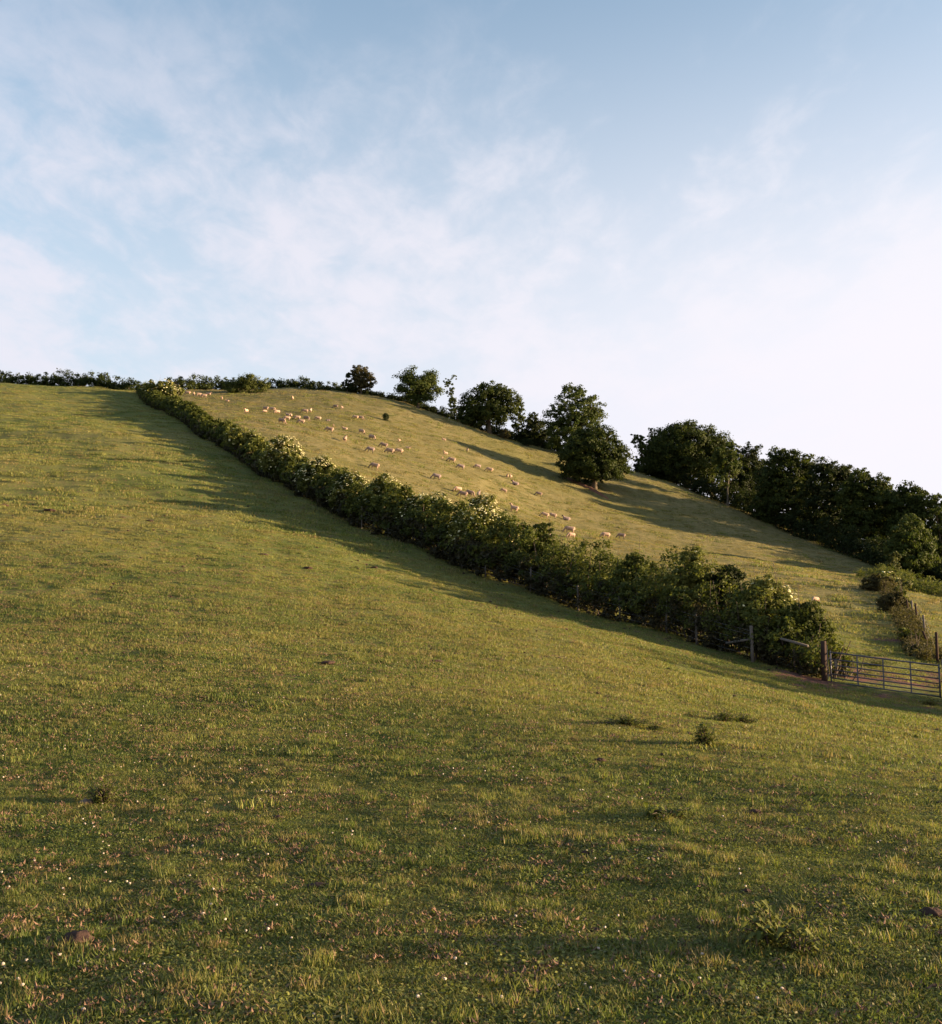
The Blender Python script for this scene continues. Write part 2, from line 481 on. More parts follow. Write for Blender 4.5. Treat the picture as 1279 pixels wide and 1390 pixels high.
def trunk_mesh(name, C, h0, r, mat, rng, nl=9, lean=(0,0), fork=.35, below=.6):
    """trunk to a fork and limbs reaching to a choice of clump centres"""
    G = Geo(); top = float(C[:, 2].max())
    fz = h0 + (top-h0)*fork
    cxm, cym = C[:, 0].mean(), C[:, 1].mean()
    f = Vector((cxm*.35 + lean[0], cym*.35 + lean[1], fz))
    P = [Vector((0, 0, -below)), Vector((0, 0, .15)), f*.5 + Vector((r*.3, 0, 0)), f]
    G.tube(P, [r*1.5, r*1.15, r*.85, r*.7], 9)
    sel = rng.choice(len(C), min(nl, len(C)), replace=False)
    for i in sel:
        e = Vector(C[i]); st = P[2].lerp(f, rng.uniform(.3, 1))
        m1 = st.lerp(e, .45) + Vector((0, 0, (e-st).length*.10))
        rr = r*rng.uniform(.28, .5)
        G.tube([st, m1, e], [rr, rr*.6, rr*.15], 5, False)
        for q in range(3):
            j = np.argsort(((C - np.array(m1.lerp(e, .5)))**2).sum(1))[rng.randint(1, 10) % len(C)]
            G.tube([m1.lerp(e, rng.uniform(0, .6)), Vector(C[j])], [rr*.35, rr*.08], 4, False)
    return G.mesh(name, mat)
def px_lobes(lst, d):
    k = d / F; return [(a*k, rng_y*k, b*k, rx*k, ry_*k, rz*k) for a, rng_y, b, rx, ry_, rz in lst]

def tree(name, label, px, py, d, lobes, nleaf, leaf, mat, bark=BARK, r=.35, seed=1, group=None, cat='tree', ncl=None, cr=None, spread=.8, fork=.3, nl=9, surf=.5, snap=True, crown='crown', lean=(0,0), hfix=None):
    """lobes in picture units about the base: (right, up, half width, half height[, back])"""
    rng = np.random.RandomState(seed)
    p = at(px, py, d); p = Vector((p[0], p[1], hz(p[0], p[1])))
    k = d / F
    seen = at(px, py, d)[2]; dz_ = (seen - p.z)     # keep the crown where it is seen when the foot is hidden
    L = [(l[0]*k, (l[4]*k if len(l) > 4 else rng.uniform(-.15, .15)*l[2]*k), l[1]*k + dz_, l[2]*k, l[2]*k*.9, l[3]*k) for l in lobes]
    o = thing(name, label, cat, p, 0, group)
    cm, C = crown_mesh(name + '_crown', L, nleaf, leaf, mat, rng, ncl, cr, spread, surf)
    obj(crown, cm, o)
    obj('trunk', trunk_mesh(name + '_trunk', C, 0, r, bark, rng, nl, lean, fork), o)
    return o
TR = []
RG = 'trees along the crest of the hill'
WG = 'trees of the dark wood on the right'
def T(*a, **k): TR.append(tree(*a, **k)); return TR[-1]
# ridge trees, left to right
T('hawthorn_tree', 'small bluish scrubby tree with a gappy crown, leftmost on the skyline', 471, 534, 209, [(0,12,8,9),(1,26,5,6),(6,10,8,8)], 2600, .24, LF_DARK, r=.14, seed=2, group=RG)
T('hawthorn_tree', 'small rounded brownish tree on the skyline where the ridge hedge ends', 490, 533, 210, [(0,24,15,15),(8,16,13,14),(-6,30,9,9),(-4,12,14,9)], 7000, .26, LF_BROWN, r=.22, seed=3, group=RG)
T('maple_tree', 'spiky fan shaped tree standing alone on the skyline above bare bank', 567, 553, 208, [(0,30,24,14),(-12,42,13,11),(14,38,14,11),(-24,26,9,6),(25,24,10,7),(-8,54,6,5),(0,14,12,12),(20,46,7,6),(-27,44,5,3),(-12,16,9,8),(14,16,10,8)], 8000, .34, LF_ASH, r=.30, seed=4, group=RG, cr=.85, surf=.75)
T('ash_tree', 'thin see-through sapling leaning left beside a broad ridge tree', 622, 573, 214, [(-14,56,8,7),(-10,44,7,9),(-9,32,10,10),(-5,64,6,5),(-7,18,9,10)], 3000, .22, LF_ASH, r=.16, seed=5, group=RG, surf=.9)
T('oak_tree', 'broad dark domed oak on the ridge with trunks showing under it', 664, 592, 205, [(-4,48,38,26),(-28,36,20,20),(22,44,22,24),(8,62,22,14),(-30,20,16,12),(0,28,34,16),(38,42,11,16)], 15000, .34, LF_OAK, r=.42, seed=6, group=RG)
T('ash_tree', 'slender airy tree on the right flank of the domed ridge oak', 704, 600, 210, [(0,50,9,13),(3,36,9,11),(-2,24,9,11)], 3000, .22, LF_ASH, r=.14, seed=7, group=RG, surf=.9)
T('holly_tree', 'low near-black tree filling the dip between two bigger ridge trees', 722, 614, 206, [(0,28,22,22),(-12,16,18,14),(14,20,18,18),(2,44,12,12)], 7500, .32, LF_DARK, r=.25, seed=8, group=RG)
T('ash_tree', 'tall light green tree rising behind the lone spreading oak', 782, 634, 200, [(0,80,32,28),(-24,68,22,22),(22,66,22,24),(0,48,38,24),(-4,104,20,12),(-28,40,18,20),(34,78,10,12),(20,94,12,10)], 13000, .34, LF_ASH, r=.42, seed=9, group=RG, surf=.6)
T('oak_tree', 'round spreading oak standing in the field on a red earth bank', 807, 664, 181, [(-2,52,46,33),(-28,42,26,25),(28,44,25,27),(2,72,30,21),(-38,30,18,14),(34,28,19,16),(-2,26,42,17),(-18,64,24,19)], 20000, .34, LF_OAK, r=.45, seed=10, group='trees standing out in the far field', fork=.25)
T('ash_tree', 'thin feathery tree at the left tip of the wood', 876, 646, 206, [(-4,44,13,14),(-12,52,8,9),(4,28,12,12),(-8,24,7,7)], 2600, .30, LF_ASH, r=.16, seed=12, group=WG, surf=.9)
T('beech_tree', 'largest tree of the wood, a huge wide dark dome', 930, 668, 203, [(0,64,46,34),(-34,52,28,26),(30,60,34,32),(10,84,34,16),(0,34,54,24),(-44,38,18,20),(48,66,22,20),(-22,82,20,12)], 24000, .36, LF_OAK, r=.5, seed=13, group=WG)
T('birch_tree', 'pale trunked lighter tree at the front edge of the wood', 988, 688, 190, [(2,56,20,20),(-8,70,14,12),(10,68,14,13),(-6,40,13,14),(8,84,12,8)], 5000, .30, LF_ASH, BARK_PALE, r=.18, seed=14, group=WG, fork=.35, surf=.7)
T('oak_tree', 'dark tree filling the notch right of the huge domed tree', 1012, 700, 198, [(0,70,26,24),(-6,40,28,30),(8,84,18,16),(10,50,22,28)], 9000, .36, LF_DARK, r=.35, seed=15, group=WG)
T('oak_tree', 'tall round headed dark oak, highest of the right half of the wood', 1070, 722, 184, [(0,84,32,30),(-22,66,24,30),(24,88,22,24),(0,44,42,34),(-4,104,22,12),(30,56,20,26),(-30,30,20,24)], 18000, .36, LF_OAK, r=.45, seed=16, group=WG)
T('oak_tree', 'dark tree just right of the tall round headed oak', 1130, 742, 178, [(0,88,30,28),(-12,54,34,34),(16,68,28,32),(-8,106,22,15),(18,102,20,14),(0,22,36,22)], 12000, .36, LF_DARK, r=.4, seed=17, group=WG)
T('ash_tree', 'bushy mid green tree above the small pale shrub', 1178, 754, 172, [(0,86,30,26),(-20,66,24,28),(20,76,26,26),(0,44,38,34),(26,48,20,26),(-4,108,24,13),(22,98,20,13),(-24,92,18,14)], 14000, .36, LF_OAK, r=.4, seed=18, group=WG)
T('oak_tree', 'dark oak whose top slopes down towards the right picture edge', 1232, 766, 168, [(0,78,32,30),(-20,88,22,20),(20,72,26,26),(0,40,38,34),(10,98,18,14)], 12000, .36, LF_OAK, r=.4, seed=19, group=WG)
T('ash_tree', 'lower airy tree cut by the right picture edge', 1280, 784, 165, [(0,80,28,30),(-10,108,20,16),(14,60,28,30),(-8,34,30,28),(16,102,18,15)], 7000, .34, LF_ASH, r=.35, seed=20, group=WG, surf=.7)
T('sycamore_tree', 'nearest tree of the wood, lighter leaves catching sun', 1236, 784, 146, [(0,56,26,24),(-16,38,20,20),(16,44,22,24),(4,74,16,12),(0,22,30,18),(24,26,16,18)], 12000, .28, LF_ASH, r=.34, seed=21, group=WG, surf=.6)
T('willow_shrub', 'small pale olive shrub in front of the dark wood', 1212, 781, 140, [(0,14,11,11),(4,24,8,8),(-8,10,8,8)], 2600, .20, LF_PALE, r=.10, seed=22, cat='shrub', nl=5)
# second row, seen between and above the front trees, and trees beyond the right edge
for i, (px, py, d, s, lab) in enumerate([(905,660,222,.95,'tree of the back row behind the huge domed tree'),(965,676,220,1.0,'back row tree over the notch beside the domed tree'),(1040,706,212,.95,'back row tree between notch and round headed oak'),
        (1105,730,200,1.0,'back row tree behind the round headed oak'),(1155,746,195,.9,'back row tree behind the bushy mid green tree'),(1208,760,188,.95,'back row tree behind the sloping topped oak'),(1262,780,182,.8,'back row tree at the right picture edge'),
        (1335,802,160,1.0,'wood tree standing just beyond the right edge of the view'),(1400,815,150,1.1,'wood tree farther beyond the right edge of the view')]):
    T('oak_tree', 'dark ' + lab, px, py, d, [(0,62*s,30*s,26*s),(-18*s,48*s,22*s,24*s),(20*s,50*s,22*s,24*s),(0,28*s,36*s,24*s)], 6500, .42, LF_DARK, r=.38, seed=40+i, group=WG)

# bushes and hedges --------------------------------------------------
def hedge_run(path, heights, width, leaf, dens, rng, lump=.25, low=.06, cmul=1.0, skirt=.42):
    """leaf positions over a hedge: path (n,2) plan points, heights per point; dens leaves per m2 of shell"""
    path = np.array(path, float); sg = np.hypot(*np.diff(path, axis=0).T); cs = np.concatenate([[0], np.cumsum(sg)])
    Ltot = cs[-1]; hs = np.array(heights, float)
    dmean = np.array([np.hypot(*p) for p in path])
    ncl = int(Ltot * 8 * cmul)
    # more clumps where the hedge is near
    s = rng.uniform(0, Ltot, ncl*2); keep = rng.uniform(0, 1, ncl*2) < np.clip(60/np.interp(s, cs, dmean), .7, 1); s = s[keep]
    x = np.interp(s, cs, path[:, 0]); y = np.interp(s, cs, path[:, 1]); h = np.interp(s, cs, hs)
    tx = np.interp(s+.5, cs, path[:, 0]) - np.interp(s-.5, cs, path[:, 0]); ty = np.interp(s+.5, cs, path[:, 1]) - np.interp(s-.5, cs, path[:, 1])
    tl = np.hypot(tx, ty); nx, ny = -ty/tl, tx/tl
    wob = 1 + lump*np.sin(s*.9+1) *.6 + lump*np.sin(s*2.3)*.5
    ang = rng.uniform(0, PI, len(s)); q = rng.uniform(.15, 1, len(s))**.45*1.02
    u = np.cos(ang)*q*width/2*1.15; v = (np.sin(ang)**.7)*q
    lowm = rng.uniform(0, 1, len(s)) < skirt; v = np.where(lowm, rng.uniform(0, .6, len(s)), v); u = np.where(lowm, np.sign(u)*rng.uniform(.45, 1, len(s))*width/2, u)
    zz = h*wob*(low + (1-low)*v) - .12
    X = x + nx*u; Y = y + ny*u
    return X, Y, zz, nx*np.cos(ang), ny*np.cos(ang), np.sin(ang), s

def foliage_clumps(X, Y, Z, NX, NY, NZ, per, cr, leafsz, rng, mat, name, squash=.8):
    C = np.stack([X, Y, Z], 1); n_ = len(C)
    off = unit(rng.normal(0, 1, (n_, per, 3)))*rng.uniform(0, 1, (n_, per, 1))**.5; off[..., 2] *= squash
    cr = cr*rng.uniform(.6, 1.3, n_)
    P = (C[:, None] + off*cr[:, None, None]).reshape(-1, 3)
    N = (off*.7 + np.stack([NX, NY, NZ+.25], 1)[:, None]*.7).reshape(-1, 3)
    tint = np.repeat(rng.uniform(.05, .9, n_), per) + rng.normal(0, .18, n_*per)
    ls = np.repeat(leafsz, per) if not np.isscalar(leafsz) else leafsz
    V, Fq, Tt = leaves_from(P, unit(N), ls, tint, rng, .55)
    return mesh_np(name, V, Fq, [mat], attrs={'tint': Tt})

def low_hedge(name, label, ctrl, width, leaf, mat, seed, cat='hedge', per=45, cr=.4, group=None, stems=True):
    """ctrl: (px, base py, d, height m)"""
    rng = np.random.RandomState(seed)
    path = []; hs = []
    for px, py, d, h in ctrl:
        p = at(px, py, d); path.append((p[0], p[1])); hs.append(h)
    per = 44; cr = max(cr, .13*max(hs)+.25); leaf *= 1.3
    X, Y, Z, a, b, c_, s = hedge_run(path, hs, width, leaf, 1, rng, .05, .0, 1.25, .66)
    o = thing(name, label, cat, (path[0][0], path[0][1], hz(*path[0])), 0, group)
    gz = height(X, Y)
    ox, oy, oz = o.location
    obj('foliage', foliage_clumps(X-ox, Y-oy, Z+gz-oz, a, b, c_, per, cr, leaf, rng, mat, name + '_leaves'), o)
    if stems:
        G = Geo()
        for i in rng.choice(len(X), min(140, len(X)), replace=False):
            bx, by = X[i] + rng.uniform(-.3, .3), Y[i] + rng.uniform(-.3, .3)
            G.tube([Vector((bx-ox, by-oy, hz(bx, by)-oz-.2)), Vector((X[i]-ox, Y[i]-oy, Z[i]+gz[i]-oz))], [.05, .015], 4, False)
        obj('stems', G.mesh(name+'_stems', TWIG), o, kind='stuff')
    return o
low_hedge('ridge_hedge', 'dark hedge on the skyline above the near field, left of the hedge corner', [(-330,512,197,2.8),(-120,513,197,2.6),(0,518,197,2.2),(45,522,197,2.4),(95,526,197,2.9),(140,530,196,2.5),(190,534,194,2.3)], 2.4, .24, LF_OAK, 61, per=70, cr=.6)
low_hedge('ridge_hedge', 'dark hedge on the skyline above the sheep, ending at the small brown tree', [(225,532,205,2.6),(262,532,207,3.2),(300,532,211,2.6),(345,532,214,2.4),(400,532,214,2.6),(435,531,214,2.5),(470,534,213,1.4),(500,537,212,.9)], 2.2, .24, LF_OAK, 62, per=70, cr=.55)
low_hedge('ridge_hedge', 'low black hedge bank running down the ridge beneath the skyline trees', [(500,537,213,1.1),(545,548,213,1.4),(585,560,213,1.7),(615,572,213,2.6),(655,586,212,3.2),(700,604,211,3.0),(745,616,209,3.0),(790,628,208,3.4),(850,642,207,2.2)], 2.4, .24, LF_DARK, 63, per=70, cr=.6)
low_hedge('woodland_edge_hedge', 'unbroken dark undergrowth along the foot of the wood', [(865,643,207,2.4),(900,660,205,4.0),(950,680,199,4.5),(1000,697,192,4.5),(1060,722,183,5),(1120,745,175,5),(1180,767,164,4.5),(1230,782,152,3.5),(1290,795,146,3.5),(1400,820,135,3.5)], 3.5, .28, LF_DARK, 64, per=70, cr=.8)
low_hedge('bramble_bank', 'rough green bank of nettles and bramble below the nearest wood tree', [(1180,790,133,1.3),(1205,789,128,2.2),(1235,797,120,2.0),(1262,806,114,1.6),(1300,816,110,1.4)], 3.2, .16, LF_WEED, 65, 'undergrowth', 80, .45)

def bush(name, label, px, py, lobes, nleaf, leaf, mat, seed, cat='bush', d=None, group=None, blossoms=0, twigs=8, umb=.1, surf=.5, cr=None, shoots=0):
    rng = np.random.RandomState(seed)
    if d is None: p = ground_at(px, py); d = p.y
    else:
        q = at(px, py, d); p = Vector((q[0], q[1], hz(q[0], q[1])))
    k = d/F
    L = [(l[0]*k, (l[4]*k if len(l) > 4 else 0), l[1]*k, l[2]*k, l[2]*k*.85, l[3]*k) for l in lobes]
    o = thing(name, label, cat, p, 0, group)
    cm, C = crown_mesh(name, L, nleaf, leaf, mat, rng, None, cr, .8, surf)
    obj('foliage', cm, o)
    G = Geo()
    for i in rng.choice(len(C), min(twigs, len(C)), replace=False):
        b = Vector((rng.uniform(-.3, .3)*L[0][3], rng.uniform(-.3, .3)*L[0][3], -.3))
        e = Vector(C[i]); G.tube([b, b.lerp(e, .5) + Vector((0, 0, .1)), e], [.045, .03, .01], 5, False)
    for i in range(shoots):
        l = L[rng.randint(len(L))]; a = rng.uniform(0, 2*PI)
        b = Vector((l[0]+math.cos(a)*l[3]*.5, l[1]+math.sin(a)*l[4]*.5, l[2]+l[5]*.4)); e = b + Vector((rng.uniform(-.25,.25), rng.uniform(-.2,.2), l[5]*.6 + rng.uniform(.2,.8)))
        G.tube([b, e], [.015, .005], 4, False)
    obj('stems', G.mesh(name+'_stems', TWIG), o, kind='stuff')
    if blossoms:                 # flat creamy umbels on the outside of the bush
        Lr = np.array(L); vol = Lr[:, 3]**2; which = rng.choice(len(Lr), blossoms, p=vol/vol.sum())
        dd = unit(rng.normal(0, 1, (blossoms, 3)) + np.array([.45, -.45, .75])); 
        Cn = Lr[which, :3] + dd*Lr[which, 3:]*rng.uniform(.95, 1.12, (blossoms, 1))
        nrm = unit(dd*.6 + np.array([0, 0, .8]) + rng.normal(0, .2, (blossoms, 3)))
        V = []; Fq = []
        for j in range(blossoms):
            n_ = nrm[j]; a = unit(np.cross(n_, rng.normal(0, 1, 3))); b = np.cross(n_, a); R = umb*rng.uniform(.55, 1.25)
            b0 = len(V)
            for ring, (rr, hh) in enumerate(((.35, .22), (1.0, 0.0))):
                for q in range(7):
                    w_ = R*rr*rng.uniform(.72, 1.15); t_ = 2*PI*q/7
                    V.append(Cn[j] + a*w_*math.cos(t_) + b*w_*math.sin(t_) + n_*(hh*R*1.0 + rng.uniform(-.08, .08)*R))
            for q in range(7): Fq.append((b0+q, b0+(q+1) % 7, b0+7+(q+1) % 7, b0+7+q))
            Fq.append((b0, b0+1, b0+2, b0+3)); Fq.append((b0+3, b0+4, b0+5, b0+6))
        obj('blossom', mesh_np('elder_blossom', V, Fq, [UMBEL]), o, kind='stuff')
    return o

# ------------------------------------------------------------------ the main hedge between the two fields
def main_hedge():
    rng = np.random.RandomState(77)
    hpx = [(0,1.2),(1.2,2.6),(4,3.0),(9,3.15),(15,3.1),(22,3.2),(30,3.1),(40,3.0),(55,2.5),(80,2.2),(110,2.0),(150,1.9),(HLEN,1.8)]
    S_ = np.linspace(0, HLEN, 60); px_, py_ = hedge_pt(S_)
    # centre line lies a metre behind the seen foot
    tx, ty = np.gradient(px_), np.gradient(py_); tl = np.hypot(tx, ty)
    path = np.stack([px_ + ty/tl*.8, py_ - tx/tl*.8], 1)
    hs = np.interp(S_, *zip(*hpx))
    o = thing('field_hedge', 'long overgrown hedge running from the gate up to the skyline between the two fields', 'hedge', (path[0][0], path[0][1], hz(*path[0])))
    ox, oy, oz = o.location
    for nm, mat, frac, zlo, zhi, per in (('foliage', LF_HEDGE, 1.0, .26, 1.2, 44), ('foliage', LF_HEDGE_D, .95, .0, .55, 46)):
        X, Y, Z, a, b, c_, s = hedge_run(path, hs, 2.6, 1, 1, rng, .2, .04, 2.3)
        X2, Y2, Z2, a2, b2, c2_, s2 = hedge_run(path, hs, 2.4, 1, 1, rng, .2, .0, 1.75)
        X = np.r_[X, X2]; Y = np.r_[Y, Y2]; Z = np.r_[Z, Z2]; a = np.r_[a, a2]; b = np.r_[b, b2]; c_ = np.r_[c_, c2_]; s = np.r_[s, s2]
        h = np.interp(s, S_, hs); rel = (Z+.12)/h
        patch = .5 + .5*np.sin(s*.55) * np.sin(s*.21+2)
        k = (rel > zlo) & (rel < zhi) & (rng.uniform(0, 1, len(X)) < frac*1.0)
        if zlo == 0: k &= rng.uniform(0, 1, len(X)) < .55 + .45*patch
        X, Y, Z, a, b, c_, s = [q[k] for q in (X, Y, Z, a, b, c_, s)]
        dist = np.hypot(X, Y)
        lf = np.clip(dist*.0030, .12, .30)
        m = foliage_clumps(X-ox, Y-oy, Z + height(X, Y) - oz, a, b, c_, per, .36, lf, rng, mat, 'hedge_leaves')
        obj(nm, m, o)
    G = Geo()
    for i in range(620):
        s = HLEN*rng.uniform(0, 1)**1.7
        x, y = np.interp(s, S_, path[:, 0]), np.interp(s, S_, path[:, 1])
        x += rng.uniform(-.9, .9); y += rng.uniform(-.5, .5); h = np.interp(s, S_, hs)
        b = Vector((x-ox, y-oy, hz(x, y)-oz-.1)); e = b + Vector((rng.uniform(-.6, .6), rng.uniform(-.6, .6), h*rng.uniform(.5, .95)))
        r = rng.uniform(.012, .04)*(1 + s/90)
        G.tube([b, b.lerp(e, .5) + Vector((rng.uniform(-.15, .15), rng.uniform(-.15, .15), 0)), e], [r, r*.8, r*.4], 4, False)
    obj('stems', G.mesh('hedge_stems', TWIG), o, kind='stuff')
main_hedge()

EG = 'flowering elders in the main hedge'
def elder(label, px, py, d, lobes, nleaf, blossoms, seed, leaf=None, umb=.1, mat=LF_ELDER, group=EG, shoots=3):
    lobes = [(l[0], l[1]*(1.16 if d > 50 else 1.05), l[2]*1.06, l[3]*1.1) for l in lobes]
    return bush('elder_bush' if mat is LF_ELDER else 'hawthorn_bush', label, px, py, lobes, nleaf, leaf or max(.09, d*.0021), mat, seed, 'bush', d, group, int(blossoms*(3.3 if blossoms > 55 else 1.5)), 10, umb*(.60 if blossoms > 55 else .85), .5, None, shoots)
elder('flowering elder at the top corner where three hedges meet', 222, 548, 178, [(0,14,16,12),(-18,14,14,10),(14,10,12,9)], 3000, 60, 101, umb=.2)
elder('small green elder with few flowers, farthest down-slope shrub before the first blossom', 335, 612, 103, [(0,26,20,16),(-16,30,14,12),(14,20,16,14)], 3400, 20, 102, umb=.12)
elder('first heavily blossoming elder, highest up the hedge', 384, 648, 90, [(0,34,24,22),(-14,24,18,16),(16,22,18,16),(-4,46,12,10)], 5200, 120, 103, umb=.13)
elder('pale blossoming elder just below the first one', 432, 676, 81.5, [(0,34,22,20),(-16,26,16,16),(18,24,16,18),(4,44,14,12)], 5000, 130, 104, umb=.12)
elder('cream topped elder in the middle of the hedge above the purple stems', 478, 700, 75.5, [(0,36,22,20),(-14,24,18,16),(16,26,18,18)], 4600, 100, 105, umb=.12)
elder('dark leaved elder dotted with cream flowers over the wire fence', 522, 716, 71.5, [(0,42,26,24),(-18,32,18,20),(20,34,20,20),(2,58,14,12)], 6500, 130, 106, umb=.11)
elder('elder with flowers crowding its sunny right shoulder', 572, 736, 68, [(0,38,24,22),(20,44,20,18),(-16,28,20,18)], 6000, 110, 107, umb=.11)
elder('large elder flowering all over, lowest of the flowering row before the plain hedge', 652, 768, 62.5, [(0,54,30,26),(-24,42,20,24),(26,42,22,24),(4,76,18,14),(-8,24,26,16)], 9500, 200, 108, umb=.10)
elder('green hawthorn rising between two sheep above the hedge top', 737, 790, 58, [(0,62,16,20),(0,40,20,18)], 3400, 0, 109, mat=LF_HEDGE, group=None, shoots=5)
elder('sparse light green hazel on the hedge between the sheep and the tall elder', 860, 828, 50.5, [(0,66,18,16),(-14,52,18,16),(18,56,16,16)], 4200, 0, 110, mat=LF_HEDGE, group=None, shoots=6)
elder('tall elder standing proud of the hedge with a few flowers at its top', 938, 862, 46, [(0,88,22,22),(-18,66,22,24),(20,70,20,24),(6,108,16,12),(0,44,30,24)], 9500, 26, 111, umb=.09)
elder('dark round blackthorn behind the hedge right of the tall elder', 990, 868, 45.6, [(0,88,22,15),(-6,66,20,20),(10,60,20,20)], 5600, 0, 112, mat=LF_DARK, group=None, shoots=2)
elder('elder with flat white flower plates near the gate end', 1044, 896, 42.6, [(0,78,30,26),(-26,58,24,28),(22,64,22,24),(-4,98,18,14),(24,36,20,22),(0,30,36,24)], 13000, 48, 113, umb=.085)
elder('last bush of the hedge, leaning out over the gate post', 1096, 908, 41.3, [(0,50,26,32),(16,44,24,16),(-16,64,20,22),(8,74,16,12),(24,56,10,8),(-4,22,22,20)], 13000, 0, 114, mat=LF_HEDGE, group=None, shoots=4)
bush('hawthorn_bush', 'rounded bush in front of the skyline hedge, casting a shadow toward the sheep', 338, 543, [(0,10,22,13),(-20,8,18,11),(18,8,12,12),(0,18,16,9)], 6500, .22, LF_HEDGE, 121, d=198)
bush('gorse_bush', 'tiny round dark bush alone on the open hillside', 524, 571, [(0,5,4.5,5.5)], 900, .16, LF_DARK, 122, cr=.25)
bush('hawthorn_bush', 'low brown bush at the foot of the domed ridge oak', 684, 590, [(0,6,9,7)], 1100, .22, LF_BROWN, 123, d=203)
bush('hawthorn_bush', 'low dark bush on the slope below the near-black ridge tree', 715, 617, [(0,5,9,5)], 900, .22, LF_DARK, 124, d=200)
bush('elder_bush', 'bright leaved flowering elder on top of the fence line bushes', 1204, 812, [(0,14,15,13),(10,8,12,10),(-8,10,10,10)], 3600, .17, LF_ELDER, 131, d=112, blossoms=22, umb=.16)
bush('bramble_bush', 'grey brown bramble mound below the flowering elder', 1192, 831, [(0,12,16,12),(14,10,14,11),(-12,8,10,9)], 4200, .14, LF_BROWN, 132, d=101, surf=.7)
bush('bramble_bush', 'dark thorny bush where the row of stakes begins', 1213, 866, [(0,17,18,17),(-10,12,13,12),(12,14,13,15),(10,26,10,8)], 6000, .115, LF_BROWN, 133, d=78, surf=.7, shoots=8)
bush('hawthorn_bush', 'light green bush growing along the back of the stakes', 1229, 842, [(0,10,10,11),(6,2,9,8),(-10,14,10,10)], 2400, .15, LF_ELDER, 134, d=88)
bush('bramble_bush', 'leafy low bramble in front of the stakes above the gate', 1243, 891, [(0,10,13,10),(-12,18,9,9),(12,4,12,8)], 3600, .10, LF_HEDGE, 135, d=60)
bush('bramble_bush', 'straggling olive scrub between the bramble mound and the thorny bush', 1206, 850, [(0,8,12,9),(10,12,10,9)], 2600, .14, LF_BROWN, 137, d=90)
bush('hawthorn_bush', 'olive hawthorn joining the two thorny mounds along the fence', 1216, 838, [(0,10,14,12),(-8,4,12,9),(6,20,9,9)], 3400, .15, LF_HEDGE, 139, d=92, shoots=5)
bush('bramble_bush', 'sprawling pale scrub between the undergrowth bank and the flowering elder', 1222, 812, [(0,8,16,10),(-14,8,12,9)], 2600, .17, LF_PALE, 141, d=108, shoots=5)
bush('bramble_bush', 'low nettle bed right behind the gate at its closing end', 1262, 905, [(0,7,14,8),(-14,4,12,6)], 3000, .09, LF_HEDGE, 138, d=52)
bush('hawthorn_bush', 'dark shrub half hidden at the upper right field edge', 1268, 812, [(0,6,14,6),(14,10,12,8)], 1800, .17, LF_DARK, 136, d=116)
low_hedge('fence_side_weeds', 'strip of nettles and scrub growing along the row of stakes down to the gate', [(1196,806,118,.8),(1210,832,100,.9),(1222,862,80,.85),(1240,884,65,.75),(1258,902,53,.7),(1276,915,46,.6)], 1.3, .09, LF_BROWN, 67, 'undergrowth')
# hedge carrying on to the right of the gate, beyond the picture
low_hedge('roadside_hedge', 'tall hedge carrying on beyond the far post of the gate', [(1306,956,38.5,2.2),(1380,975,37.5,3.6),(1500,1000,36.5,4.2),(1700,1030,35,4.4)], 2.6, .12, LF_HEDGE, 66, per=75, cr=.4)

bush('hawthorn_bush', 'big rounded thorn in the hedge, to the right of the gate and outside the view', 1640, 1010, [(0,90,90,90),(-70,60,60,60),(70,60,60,60),(130,50,60,50)], 6000, .14, LF_HEDGE, 140, d=33.5)

